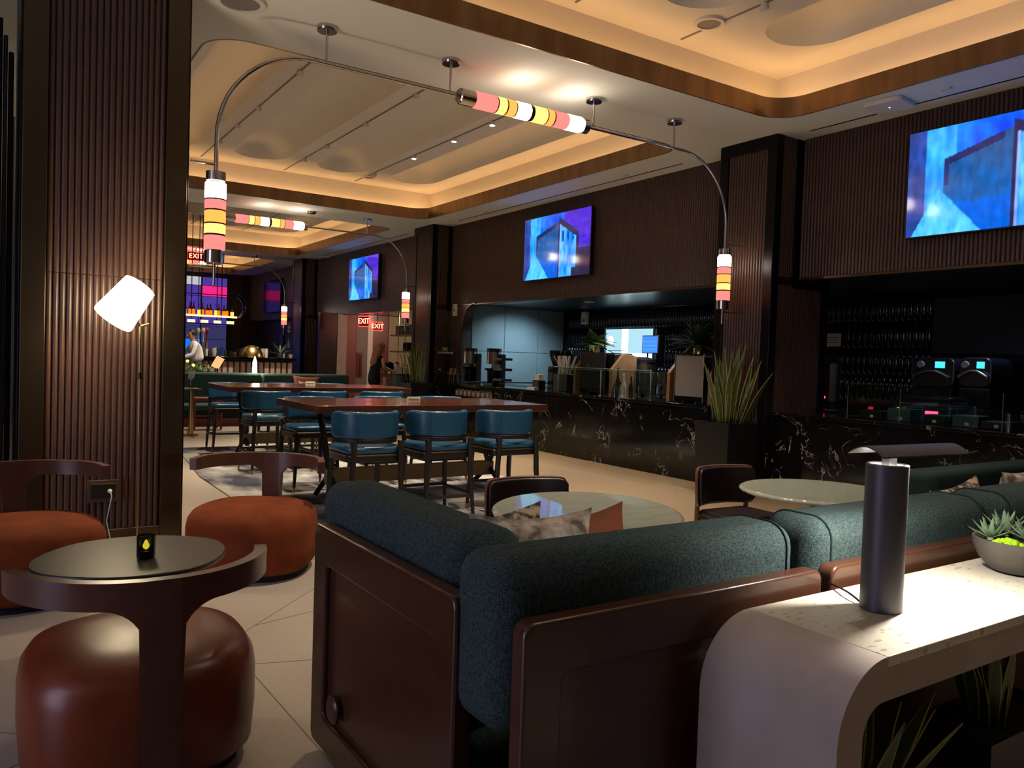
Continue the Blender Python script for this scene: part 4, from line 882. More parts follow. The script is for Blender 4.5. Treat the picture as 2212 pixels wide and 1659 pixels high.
# ---- items on the coffee counter (sizes from their pixels on the counter plane)
ZK=1.04
def cp(px,py,x=8.3): return ox(px,py,x)
def espresso(label,y0,y1,x0,panel,zt):
    t=thing('espresso_machine',label,'coffee machine',(x0,(y0+y1)/2,ZK)); w=(y1-y0)/2; h=zt-ZK
    for s in (-1,1):
        a,b=(s*w-.06,s*w) if s>0 else (s*w,s*w+.06)
        obj('wooden_side',MB().prism([(-.02,0),(.5,0),(.5,h*.95),(.22,h),(-.02,h*.62)],a,b,'y'),'cardboard',t,bevel=.006)
    obj('machine_body',MB().box(.08,.48,-w+.06,w-.06,.03,h*.98),'black',t,bevel=.01)
    obj('front_panel',MB().box(-.01,.01,-w*.62,w*.62,h*.14,h),panel,t,bevel=.004)
    q_=w*.26; obj('logo_mark',MB().box(-.0115,-.01,q_-.03,q_-.025,h*.7-.025,h*.7+.025).box(-.0115,-.01,q_+.015,q_+.02,h*.7-.025,h*.7+.025).box(-.0115,-.01,q_-.03,q_+.02,h*.7-.025,h*.7-.02).box(-.0115,-.01,q_-.03,q_+.02,h*.7+.02,h*.7+.025),'grey_wall',t)
    for s in (-1,1): obj('panel_rail',MB().cyl((-.015,s*w*.64,.02),(-.015,s*w*.64,h+.03),.008,n=8),'steel',t)
    for s in (-1,0,1): obj('foot',MB().lathe([(0,0),(.025,0),(.02,.03),(0,.03)],10,(.15,s*w*.6,0)),'steel',t)
    obj('top_tray',MB().box(.1,.46,-w*.85,w*.85,h*.98,h*.98+.02),'steel',t)
    for s in (-1,1): obj('tray_rail',MB().tube([(.1,s*w*.8,h),(.1,s*w*.5,h+.05),(.46,s*w*.5,h+.05)],.006,6),'black',t)
    return t
yA0,yA1=cp(1313,860,8.12).y,cp(1231,845,8.12).y; yB0,yB1=cp(1528,872,8.12).y,cp(1432,865,8.12).y
zt=ox(1270,762,8.12).z
espresso('wood sided espresso machine with black front panel on the coffee counter',yA0,yA1,8.2,'black_matte',zt)
espresso('wood sided espresso machine with pale grey front panel beside the column',yB0,yB1,8.2,'grey_wall',ox(1470,768,8.12).z)
def pot_plant(label,p,r,nl,sp,L_,mt='leaf_dark',w=.05,pot='brass',seed=1):
    rnd=random.Random(seed); t=thing('potted_plant',label,'plant',p)
    obj('pot',MB().lathe([(0,0),(r*.8,0),(r,.02),(r,r*1.5),(r*.9,r*1.5),(r*.85,r*1.3),(0,r*1.3)],18),pot,t,smooth=40)
    for i in range(nl):
        a=rnd.uniform(0,2*PI); el=rnd.uniform(.1,1.3); mb=MB(); blade(mb,(0,0,r*1.3),(math.cos(a)*math.cos(el),math.sin(a)*math.cos(el),math.sin(el)),(0,0,-1),L_*rnd.uniform(.6,1),w*rnd.uniform(.7,1.1),sp,6,.12); obj('leaf',mb,mt,t,smooth=60)
pot_plant('leafy plant in a brass pot on the black fronted espresso machine',Vector((8.38,(yA0+yA1)/2+.2,zt+.011-.01*0)),.09,46,.35,.46,'leaf',.075,seed=2)
pot_plant('bushy dark plant in a brass pot on the pale fronted espresso machine',Vector((8.38,(yB0+yB1)/2,ox(1470,768,8.12).z+.01)),.09,80,.3,.6,w=.06,seed=3)
# water dispenser with plant, cup stool, brewers
yd=cp(970,780).y
t=thing('water_dispenser','clear square water dispenser on a black stand at the counter end','dispenser',(8.2,yd,ZK)); 
for s in ((-.1,-.13),(.1,-.13),(.1,.13),(-.1,.13)): obj('stand_leg',MB().cyl((s[0],s[1],0),(s[0],s[1],.2),.008,n=6),'black',t)
obj('stand_ring',MB().box(-.12,.12,-.15,.15,.2,.215),'black',t); obj('tank',MB().prism(rr(-.11,.11,-.14,.14,.03,3),.216,.6),'glass',t); obj('lid',MB().prism(rr(-.12,.12,-.15,.15,.03,3),.6,.64),'grey_wall',t,bevel=.006); obj('tap',MB().cyl((-.16,0,.26),(-.1,0,.26),.014,n=8),'chrome',t)
pot_plant('spiky grass plant in a brass pot on the water dispenser',Vector((8.2,yd,ZK+.641)),.07,40,.7,.42,w=.014,seed=5)
ys=cp(985,800,8.2).y
t=thing('cup_stand','small three legged wooden stand holding metal cups on the counter','stand',(8.15,ys,ZK)); obj('stand_top',MB().lathe([(0,.17),(.13,.17),(.135,.19),(0,.19)],24),'cardboard',t,smooth=40)
for a in (0,2.1,4.2): obj('stand_leg',MB().cyl((.08*math.cos(a),.08*math.sin(a),.17),(.12*math.cos(a),.12*math.sin(a),0),.012,.008,8),'cardboard',t)
for i,(a,b) in enumerate(((0,.08),(.0,-.08),(-.07,.0))): tag(obj('metal_cup',MB().lathe([(0,0),(.03,0),(.036,.11),(.032,.11),(.028,.01),(0,.01)],14,(8.15+a,ys+b,ZK+.19)),'brass',smooth=40),'small metal cup on the three legged stand','cup','metal cups on the stand')
for i,px in enumerate((1017,1068)):
    y=cp(px,800,8.35).y; t=thing('coffee_brewer',('tall black and steel coffee brewer next to the water dispenser','tall black and steel coffee brewer next to the tiered tray')[i],'coffee maker',(8.35,y,ZK),group='coffee brewers')
    obj('base',MB().box(-.15,.15,-.17,.17,0,.05),'black',t,bevel=.006); obj('tower',MB().box(.03,.15,-.17,.17,.05,.62),'black',t,bevel=.006); obj('head',MB().lathe([(0,.42),(.14,.42),(.14,.66),(0,.66)],24,(-.02,0,0)),'steel',t,smooth=40); obj('head_cap',MB().lathe([(0,.66),(.145,.66),(.145,.73),(0,.73)],24,(-.02,0,0)),'black',t,smooth=40); obj('server',MB().lathe([(0,.05),(.1,.05),(.11,.3),(.06,.34),(0,.34)],20,(-.04,0,0)),'black_gloss',t,smooth=40); obj('tap_handle',MB().box(-.22,-.12,-.015,.015,.3,.34),'black',t)
y=cp(1085,800,8.3).y; t=thing('tiered_tray','black tiered tray stand beside the coffee brewers','tray',(8.3,y,ZK)); obj('post',MB().cyl((0,0,0),(0,0,.6),.01,n=8),'black',t)
for z in (.1,.3,.5): obj('tray',MB().box(-.12,.12,-.17,.14,z,z+.05),'black',t,bevel=.006)
# straw holder, grinders, cup stack
y=cp(1222,800,8.5).y; t=thing('straw_caddy','black wire caddy full of white straws on the coffee counter','caddy',(8.5,y,ZK)); obj('rack',MB().box(-.12,.12,-.2,.2,0,.3),'black',t,bevel=.01)
rnd=random.Random(9)
for i in range(26): a=rnd.uniform(-.14,.14); obj('straw',MB().cyl((rnd.uniform(-.05,.05),a,.3),(rnd.uniform(-.08,.08),a*2.0,.62),.008,n=5),'paper',t)
for i,px in enumerate((1200,1222)):
    y=cp(px,760,8.75).y; t=thing('coffee_grinder',('coffee grinder with clear hopper beside the teal end wall','coffee grinder with clear hopper behind the white straws')[i],'grinder',(8.6 if False else 9.0,cp(px,760,9.0).y,ZK)); t['group']='coffee grinders'; obj('body',MB().box(-.1,.1,-.09,.09,0,.42),'black',t,bevel=.01); obj('hopper',MB().lathe([(.04,.42),(.05,.45),(.11,.62),(.115,.7),(.1,.7),(.04,.44)],20),'glass_smoke',t,smooth=40); obj('hopper_lid',MB().lathe([(0,.7),(.118,.7),(.118,.725),(0,.725)],20),'black',t,smooth=40)
struct('back_counter',MB().box(8.85,9.4,7.4,14.7,0,1.039),'black','black work counter behind the coffee machines'); tag(bpy.data.objects['back_counter'],'low black work counter behind the espresso machines','counter'); del bpy.data.objects['back_counter']['kind']
y=cp(1165,800,8.5).y; t=thing('napkin_stand','white napkin holder on a small stand in front of the teal end wall','holder',(8.5,y,ZK)); obj('stand',MB().box(-.08,.08,-.1,.1,0,.16),'black',t,bevel=.01); obj('napkins',MB().box(-.05,.05,-.08,.08,.16,.27),'white',t,bevel=.004); obj('tray',MB().box(-.18,-.085,-.12,.12,0,.03),'white',t)
# sneeze guards
def guard(label,pxs,x=8.06):
    ys=[ox(px,850,x).y for px in pxs]; t=thing('sneeze_guard',label,'glass guard',(x,sum(ys)/len(ys),ZK)); c=t.location.y
    for y in ys: obj('steel_post',MB().cyl((0,y-c,.012),(0,y-c,.45),.011,n=8),'chrome',t,smooth=60); obj('foot_plate',MB().lathe([(0,0),(.035,0),(.035,.012),(0,.012)],14,(0,y-c,0)),'chrome',t)
    for a,b in zip(ys,ys[1:]):
        obj('glass_pane',MB().box(.012,.018,b-c+.02,a-c-.02,.05,.43),'glass',t); obj('glass_edge',MB().box(.011,.019,b-c+.02,a-c-.02,.43,.435),'glass_edge',t); obj('glass_edge',MB().box(.09,.094,b-c+.02,a-c-.02,.399,.409),'glass_edge',t); obj('glass_shelf',MB().box(.02,.09,b-c+.02,a-c-.02,.40,.408),'glass',t)
guard('low glass guard on steel posts along the coffee counter',(1205,1297,1405))
# bottles and jars between the machines
for i,(px,h,m_) in enumerate(((1333,.42,'glass_smoke'),(1346,.34,'candle_lamp'),(1340,.2,'steel'),(1328,.18,'steel'),(1362,.3,'glass_smoke'))):
    p=cp(px,860,8.25)
    t=thing('bottle' if i!=1 else 'candle_bottle',('tall clear syrup bottle between the espresso machines','glowing cream squeeze bottle between the espresso machines','short steel shaker between the espresso machines','small steel shaker beside the black fronted machine','clear pump bottle beside the glass jars')[i],'bottle',(8.25,p.y,ZK))
    obj('body',MB().lathe([(0,0),(.035,0),(.036,h*.6),(.014,h*.75),(.012,h),(0,h)],14),'cream' if i==1 else m_,t,smooth=40); obj('cap',MB().lathe([(0,h),(.015,h),(.013,h+.03),(0,h+.03)],10),'black' if i!=1 else 'white',t)
for i,px in enumerate((1382,1422)):
    p=cp(px,868,8.22); t=thing('glass_jar',('wide clear glass jar of cups next to the syrup bottles','wide clear glass jar of cups next to the pale fronted espresso machine')[i],'jar',(8.22,p.y,ZK),group='glass jars on the counter'); obj('jar_body',MB().lathe([(0,0),(.1,0),(.12,.04),(.12,.26),(.1,.3),(.1,.42),(.092,.42),(.092,.3),(.11,.25),(.11,.05),(0,.012)],20),'glass',t,smooth=50)
    for j in range(8): a=j*.8; obj('shot_glass',MB().lathe([(0,0),(.02,0),(.024,.06),(.02,.06),(.017,.008),(0,.008)],8,(.05*math.cos(a),.05*math.sin(a),.02+.07*(j%3))),'steel' if j%2 else 'glass',t)
# coffee urn, order screen, pass-through window on the back wall
p=cp(1388,790,9.1); t=thing('coffee_urn','polished steel urn behind the glass jars','urn',(9.1,p.y,ZK)); obj('urn_body',MB().lathe([(0,0),(.24,0),(.25,.05),(.25,.56),(0,.56)],28),'steel',t,smooth=40); obj('urn_lid',MB().lathe([(0,.56),(.26,.56),(.26,.6),(.08,.64),(0,.64)],28),'black',t,smooth=40)
p=cp(1393,750,9.1); t=thing('order_monitor','small monitor with blue order screen above the steel urn','monitor',(9.1,p.y-.12,ZK+.64)); obj('monitor_stand',MB().cyl((.05,.1,0),(.05,.1,.14),.012,n=8),'black',t); obj('monitor_housing',MB().box(0,.03,-.19,.19,.06,.36),'black',t,bevel=.006); obj('display',MB().box(-.002,0,-.175,.175,.075,.345),'screen_blue',t)
for z in (.13,.19,.25): obj('order_row',MB().box(-.0035,-.002,-.165,.165,z,z+.004),'screen_cyan',t)
wy0,wy1=ox(1411,740,XB-.05).y,ox(1309,740,XB-.05).y; wz1=ox(1360,711,XB-.05).z; wz0=1.62
r=thing('window_2','bright pass through window into a lit kitchen behind the coffee counter',None,(XB-.045,(wy0+wy1)/2,0),kind='structure'); hw_=(wy1-wy0)/2
obj('frame',MB().box(-.02,.0,-hw_-.04,hw_+.04,wz1,wz1+.04).box(-.02,.0,-hw_-.04,-hw_,wz0,wz1).box(-.02,.0,hw_,hw_+.04,wz0,wz1).box(-.02,0,-hw_-.04,hw_+.04,wz0-.04,wz0),'steel',r)
for a,b,m_ in ((-1,-.35,'window_mid'),(-.35,.02,'window_mid'),(.02,.3,'window_bright'),(.3,.42,'window_mid'),(.42,1,'window_mid')): obj('pane',MB().box(-.012,.0,hw_*a+.004,hw_*b-.004,wz0,wz1),m_,r)
obj('pane',MB().box(-.014,-.012,-hw_*.98,hw_*.2,wz0,wz0+.16),'window_bright',r); obj('clock_disc',MB().lathe([(0,0),(.1,0),(.1,.006),(0,.006)],24,M_=Matrix.Translation((-.013,hw_*.78,wz1-.24))@Matrix.Rotation(-PI/2,4,'Y')),'window_bright',r)
p=ox(1267,687,XB-.06); t=thing('wall_dispenser','small white box dispenser on the black tiled wall','dispenser',(XB-.05,p.y,p.z)); obj('housing',MB().box(-.1,0,-.09,.09,-.14,.14),'white',t,bevel=.02); obj('front_window',MB().box(-.103,-.1,-.05,.05,-.1,-.02),'grey_wall',t)
p=ox(961,671,8.45); t=thing('wall_control','small white wall control panel beside the ribbed column','switch',(8.48,15.1,p.z)); obj('plate',MB().box(-.03,0,-.09,.09,-.13,.13),'white',t,bevel=.008); obj('dial',MB().lathe([(0,0),(.03,0),(.03,.01),(0,.01)],14,M_=Matrix.Translation((-.03,0,0))@Matrix.Rotation(-PI/2,4,'Y')),'grey_wall',t)
p=ox(1388,657,9.9); t=thing('ceiling_downlight','cool round downlight in the niche ceiling','light',(9.6,11.9,ZN+.01)); obj('ring',MB().lathe([(.06,0),(.1,0),(.1,-.015),(.07,-.015)],24),'white',t,smooth=40); obj('lens',MB().lathe([(0,-.002),(.065,-.002),(.065,-.01),(0,-.01)],20),'white',t)
# ---- right niche
r_=ox(2015,700,XB-.06); t=thing('menu_board','large black menu board on the scalloped tile wall','board',(XB-.06,(r_.y+2.5)/2,2.27)); obj('board_panel',MB().box(0,.05,-(r_.y-2.5)/2,(r_.y-2.5)/2,-.4,.36),'black_matte',t,bevel=.006); obj('board_frame',MB().box(-.004,0,-(r_.y-2.5)/2,(r_.y-2.5)/2,-.415,-.4),'black',t)
struct('back_counter_right',MB().box(9.2,10.3,1,7.25,0,1.04),'black','x'); bc_=bpy.data.objects['back_counter_right']; bc_.name='back_counter'; tag(bc_,'low black work counter below the menu board','counter'); del bc_['kind']
for i,(pa,pb) in enumerate(((1968,2064),(2068,2145))):
    a=ox(pa,800,9.8).y; b=ox(pb,800,9.8).y; ztp=ox((pa+pb)/2,772,9.8).z; zb_=ox((pa+pb)/2,838,9.8).z
    t=thing('countertop_oven',('black rounded oven with curved handle nearest the column','black rounded oven with curved handle next to the silver canister')[i],'oven',(9.8,(a+b)/2,1.04)); w=(a-b)/2*.97
    obj('oven_base',MB().box(0,.5,-w*.9,w*.9,0,zb_-1.04),'black',t,bevel=.01); obj('oven_body',MB().prism(rr(-w,w,zb_-1.04,ztp-1.04,.1,6),0,.5,'x'),'shade_dark',t,bevel=.02)
    zc_=(ztp+zb_)/2-1.04
    obj('handle',MB().tube([(-.05,-w*.8+1.6*w*k/12,zc_-.05+.07*math.sin(PI*k/12)) for k in range(13)],.018,8),'steel',t,smooth=60)
    for s in (-1,1): obj('handle_mount',MB().cyl((-.05,s*w*.8,zc_-.05),(0,s*w*.8,zc_-.05),.02,n=8),'steel',t)
    obj('dial',MB().lathe([(0,0),(.045,0),(.04,.03),(0,.03)],18,M_=Matrix.Translation((0,w*.55,ztp-1.04-.09))@Matrix.Rotation(-PI/2,4,'Y')),'grey_wall',t,smooth=40)
    obj('display',MB().box(-.004,0,-w*.55,-w*.1,ztp-1.04-.13,ztp-1.04-.05),'screen_cyan',t)
g0,g1=ox(1830,880,8.12).y,ox(2168,880,8.12).y; gz=ox(1830,832,8.12).z
t=thing('pastry_case','clear glass pastry case standing on the dark counter under the largest screen','display case',(8.12,(g0+g1)/2,ZK)); w=(g0-g1)/2; h=gz-ZK
for bx in ((0,.006,-w,w,0,h),(.5,.506,-w,w,0,h),(.006,.5,-w,-w+.006,0,h),(.006,.5,w-.006,w,0,h),(0,.506,-w,w,h,h+.006),(.006,.5,-w+.006,w-.006,h*.55,h*.55+.006)): obj('glass_panel',MB().box(*bx),'glass',t)
for s in (-1,.25,1): obj('edge_strip',MB().cyl((-.003,s*w*.995,0),(-.003,s*w*.995,h),.005,n=6),'chrome',t)
for i,(yy,m_,hh) in enumerate(((.75,'black',.1),(.35,'plastic_grey',.14),(-.1,'black',.1),(-.5,'plastic_grey',.12),(-.84,'black',.08))):
    b=thing('case_tray',('black pastry tray at the column end of the glass case','grey pastry box in the glass case','black pastry tray in the middle of the glass case','grey pastry box with pale label in the glass case','small black pastry tray at the far end of the glass case')[i],'tray',(8.36,(g0+g1)/2+yy*w,ZK)); obj('tray_body',MB().box(-.12,.12,-.13,.13,0,hh),m_,b,bevel=.01); obj('label',MB().box(-.123,-.12,-.04,.0,.02,.05),'paper',b)
p=ox(1790,800,9.7); t=thing('coffee_urn','slim steel coffee urn at the column end of the dark counter','urn',(9.75,p.y,1.04)); obj('urn_body',MB().lathe([(0,.1),(.13,.1),(.13,.62),(.06,.7),(0,.7)],24),'steel',t,smooth=40); obj('urn_stand',MB().lathe([(0,0),(.12,0),(.12,.1),(0,.1)],20),'black',t,smooth=40); obj('indicator',MB().box(-.14,-.13,-.015,.015,.14,.17),'red_dot',t)
p=ox(1791,734,XB-.08); t=thing('paper_sign','small white notice on the tile wall above the steel urn','sign',(XB-.05,p.y,p.z)); obj('sheet',MB().box(-.015,0,-.2,.2,-.1,.1),'white',t,bevel=.003)
for k in (-.04,.0,.04): obj('print_line',MB().box(-.0165,-.015,-.14,.14,k-.006,k+.006),'grey_wall',t)
p=ox(2200,893,8.45); t=thing('steel_canister','silver canister on the counter beyond the glass case','canister',(8.45,p.y-.09,ZK)); obj('can',MB().lathe([(0,0),(.06,0),(.062,.16),(0,.16)],22),'chrome',t,smooth=40); obj('lid',MB().lathe([(0,.16),(.064,.16),(.064,.19),(0,.19)],22),'black',t,smooth=40)
p=ox(2030,875,9.0); t=thing('panini_grill','dark contact grill with red and green indicator lights behind the glass case','grill',(9.42,ox(2010,880,9.42).y,1.04)); obj('grill_base',MB().box(-.2,.2,-.35,.35,0,.14),'black',t,bevel=.02); obj('grill_lid',MB().box(-.18,.2,-.33,.33,.15,.26),'shade_dark',t,bevel=.03)
obj('indicator',MB().box(-.206,-.2,.2,.225,.08,.105),'green_dot',t); obj('indicator',MB().box(-.206,-.2,.27,.295,.08,.105),'amber_dot',t); obj('indicator',MB().box(-.206,-.2,-.2,-.05,.05,.09),'red_dot',t)
# ================================================================== background: banquette, bar, alcove
bx0,bx1=3.0,oy(752,825,17.6).x
t=thing('bar_banquette','long dark green banquette with pale lit top in front of the far bar','bench',((bx0+bx1)/2,17.3,0)); w=(bx1-bx0)/2
zb_=oy(550,806,17.7).z
obj('plinth',MB().box(-w,w,-.45,.55,0,.16),'door_wood',t); obj('seat_base',MB().box(-w,w,-.42,.3,.16,.32),'dark_fabric',t); obj('seat_cushion',MB().box(-w,w,-.5,.2,.32,.44),'bench_fabric',t,bevel=.04)
for i in range(2): obj('back_cushion',MB().box(-w+w*i+.005,w*i-.005 if i else -.005,.2,.58,.34,zb_),'bench_fabric',t,bevel=.05)
def gx(px,py,y): return oy(px,py,y)
p=gx(550,808,17.7); t=thing('portable_lamp','glowing white bottle shaped lamp standing on the banquette top','lamp',(p.x,17.7,zb_)); obj('lamp_body',MB().lathe([(0,0),(.055,0),(.05,.1),(.045,.24),(.025,.30),(.012,.36),(0,.37)],18),'candle_lamp',t,smooth=60); obj('base_ring',MB().lathe([(0,0),(.058,0),(.058,.01),(0,.01)],18),'brass',t)
light('portable_lamp_light','POINT',(p.x,17.55,zb_+.2),6,(1,.95,.75),.06)
def simple_pillow(label,px,py,y,z,size,m_,rz=0): pillow(label,(gx(px,py,y).x,y,z),(-.3,.05,rz),size,m_)
simple_pillow('rust brown pillow at the alcove end of the far banquette',665,818,17.25,.445,.62,'pillow_rust'); simple_pillow('grey velvet pillow in front of the rust brown one on the far banquette',672,826,16.98,.445,.5,'pillow_velvet',.05)
# small table with glass and brass foot
p=oz(408,942); t=thing('cafe_table','dark topped cafe table with brass foot beside the far banquette','table',(p.x-.25,p.y,0)); obj('table_top',MB().box(-.5,.42,-.3,.3,.83,.86),'slate',t,bevel=.006); obj('column',MB().cyl((.28,0,.03),(.28,0,.83),.045,n=14),'brass',t,smooth=50); obj('foot_bar',MB().box(.0,.4,-.03,.03,0,.035).box(.25,.31,-.25,.25,0,.035),'brass',t)
pt=t.location; t=thing('glass_carafe','clear glass carafe with napkin on the cafe table','carafe',(p.x+.02,p.y,.86)); obj('carafe_body',MB().lathe([(0,0),(.05,0),(.055,.12),(.03,.2),(.04,.26),(.033,.26),(.024,.2),(.048,.12),(.044,.01),(0,.01)],16),'glass',t,smooth=50); obj('napkin',MB().prism([(-.05,.18),(.0,.14),(.05,.2),(.06,.33),(.0,.27),(-.04,.34)],-.012,.012,'y'),'white',t)
# stool in the back (wooden)
t=thing('low_stool','low brown wooden stool in front of the far banquette','stool',(3.62,16.35,0)); obj('seat',MB().box(-.28,.28,-.2,.2,.56,.62),'door_wood',t,bevel=.01)
for a in (-.25,.25):
    for b in (-.17,.17): obj('leg',MB().box(a-.02,a+.02,b-.02,b+.02,0,.56),'door_wood',t)
obj('stretcher',MB().box(-.25,.25,-.18,-.16,.25,.28),'door_wood',t)
# flowers on banquette ledge
p=gx(418,803,17.85); rnd=random.Random(21); t=thing('flower_trough','low trough of green and yellow flowers behind the banquette','flowers',(p.x,18.0,.25)); obj('trough',MB().box(-.42,.42,-.08,.08,0,zb_-.24),'black',t)
for i in range(46): a=rnd.uniform(0,6.28); mb=MB(); blade(mb,(rnd.uniform(-.38,.38),0,zb_-.24),(math.cos(a)*.6,math.sin(a)*.4,1),(0,0,-1),rnd.uniform(.1,.24),.02,.2,4,.2); obj('leaf',mb,'moss' if i%7==0 else 'succulent',t)
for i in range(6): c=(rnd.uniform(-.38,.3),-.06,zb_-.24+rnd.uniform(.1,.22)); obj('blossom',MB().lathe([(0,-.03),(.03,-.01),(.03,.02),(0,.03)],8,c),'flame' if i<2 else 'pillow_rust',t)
# island bar
b0=gx(436,790,21).x-1.6; b1=gx(645,790,21).x; zt_=gx(540,772,21).z; zf=gx(540,778,21).z
t=thing('island_bar','black topped island bar with padded cream front panels','bar',((b0+b1)/2,21.5,.25)); w=(b1-b0)/2
obj('bar_core',MB().box(-w,w,.03,.9,0,zf-.25),'dark_wood',t); obj('bar_top',MB().box(-w-.05,w+.05,-.15,1.0,zf-.25,zt_-.25),'black_gloss',t,bevel=.01)
n=26
for i in range(n):
    a=-w+2*w*i/n; obj('padded_panel',MB().box(a+.02,a+2*w/n-.02,-.02,.03,.1,zf-.3),'cream',t,bevel=.018); 
    obj('wood_fin',MB().box(a-.012,a+.012,-.035,.03,.05,zf-.27),'door_wood',t)
obj('kick_rail',MB().box(-w,w,-.02,.03,0,.1),'black',t)
t['label']='black topped island bar with padded cream front panels'
# brass dome
p=gx(550,775,20.95); t=thing('brass_dome','brushed brass dome cover on the island bar','dome',(p.x,21.25,zt_)); obj('dome_shell',MB().lathe([(0,0),(.31,0),(.31,.02)]+[(.30*math.cos(a),.02+.30*math.sin(a)) for a in [PI/2*i/9 for i in range(10)]],32),'brass',t,smooth=50); obj('rim',MB().lathe([(.3,0),(.325,0),(.325,.025),(.3,.025)],32),'brass',t,smooth=50)
p=gx(464,770,20.9); t=thing('order_tablet','slanted tablet with orange screen at the island bar','tablet',(p.x,20.6,.25)); obj('tablet_stand',MB().cyl((0,0,0),(0,0,.85),.02,n=8).lathe([(0,0),(.14,0),(.14,.015),(0,.015)],16),'black',t); 
Mx=Matrix.Translation((0,-.02,.99))@Matrix.Rotation(.45,4,'Y')@Matrix.Rotation(.25,4,'X'); obj('tablet_housing',MB().box(-.12,.12,0,.02,-.17,.17,Mx),'black',t); obj('display',MB().box(-.10,.10,-.003,0,-.15,.15,Mx),'order_screen',t)
rnd=random.Random(31)
for i,(px,h,m_) in enumerate(((445,.18,'white'),(453,.14,'steel'),(461,.22,'white'),(472,.2,'glass'),(479,.24,'glass'),(488,.16,'leaf'),(496,.15,'black'),(505,.12,'chair_wood'),(513,.2,'glass'),(520,.22,'glass'),(524,.12,'cream'),(567,.24,'paper'),(575,.24,'paper'),(612,.12,'cream'),(628,.1,'cream'))):
    p=gx(px,768,21.3); t=thing('bar_vessel',('white china cup','small steel shaker','stack of white bowls','clear tumbler','tall clear glass','green herb cup','black condiment box','brown wooden caddy','slim clear glass','tall stemmed glass','cream folded towel','bundle of paper straws touching the brass dome','bundle of paper straws toward the spiky plant','cream dish','low cream dish')[i]+' on the island bar top','barware',(gx(px,768,21.5+.26*(i%3)).x,21.5+.26*(i%3),zt_))
    r_=.05+.03*(i in (2,6,7,10)); obj('body',MB().lathe([(0,0),(r_*.8,0),(r_,h*.5),(r_*.95,h),(r_*.8,h),(r_*.8,.02),(0,.02)],14),m_,t,smooth=50); obj('rim',MB().lathe([(r_*.9,h),(r_,h),(r_,h+.006),(r_*.9,h+.006)],14),m_,t)
# taps
for i,(px,m_) in enumerate(((428,'white'),(439,'white'),(447,'red'))):
    p=gx(px,720,21.6); zt2=gx(px,708,21.6).z
    t=thing('beer_tap',('white flat topped beer tap handle on the island bar','white spade shaped beer tap handle on the island bar','red beer tap handle on the island bar')[i],'tap',(p.x,21.6,zt_)); h=zt2-zt_
    obj('tap_column',MB().cyl((0,0,0),(0,0,h*.5),.04,n=10),'steel',t,smooth=50); obj('tap_handle',MB().lathe([(0,h*.5),(.02,h*.5),(.018,h*.8),(.05,h*.86),(.05,h*.95),(.02,h),(0,h)],12),m_,t,smooth=50)
t=None
# hanging bottle rack
zs=gx(450,680,22).z; s0,s1=gx(380,680,22).x-.8,gx(508,680,22).x
t=thing('bottle_rack','ceiling hung lit bottle shelf with curved brass end over the island bar','shelf',((s0+s1)/2,22.0,zs-.05)); w=(s1-s0)/2
obj('shelf_board',MB().box(-w,w,-.2,.2,0,.03),'glass_brass',t); obj('light_strip',MB().box(-w,w,-.205,-.2,-.01,.035),'shelf_glow',t); obj('under_rail',MB().box(-w,w,-.2,.2,-.2,-.18),'dark_metal',t)
for i in range(7): a=-w+2*w*i/7; obj('lower_light',MB().box(a+.06,a+2*w/7-.08,-.21,-.2,-.17,-.10),'shelf_glow',t)
for i,(px) in enumerate((412,430,434,470,477)): xx=gx(px,600,22).x-(s0+s1)/2; obj('hanging_rod',MB().cyl((xx,0 if i%2 else -.15,-.2),(xx,0 if i%2 else -.15,5.05-zs+.05),.011,n=6),'dark_metal',t)
zl=zs+.05
obj('end_loop',MB().tube([(w+.12*math.sin(PI*k/14)*1.9,0,-.02+.62*(1-math.cos(PI*k/14))/2) for k in range(15)],.03,8,fl=5,up=(1,0,0)),'glass_brass',t,smooth=60)
obj('top_rail',MB().box(-w,w,-.02,.02,.58,.6),'dark_metal',t)
rnd=random.Random(41); nb=17
for i in range(nb):
    x=s0+.5+(s1-s0-.6)*i/(nb-1); h=rnd.uniform(.26,.34); r_=rnd.choice((.04,.05,.055)); t2=thing('liquor_bottle','amber liquor bottle on the lit hanging shelf','bottle',(x,22.0-.08+.12*(i%2),zs-.02),group='bottles on the hanging shelf')
    obj('bottle_glass',MB().lathe([(0,0),(r_,0),(r_,h*.58),(r_*.35,h*.72),(r_*.3,h*.94),(0,h*.94)],12),'lan_amber' if False else ('glass_amber' if i%4 else 'glass'),t2,smooth=50); obj('liquor',MB().lathe([(0,.01),(r_*.9,.01),(r_*.9,h*.45),(0,h*.45)],12),'liquor',t2,smooth=50); obj('stopper',MB().lathe([(0,h*.94),(r_*.35,h*.94),(r_*.35,h),(0,h)],10),'black',t2)
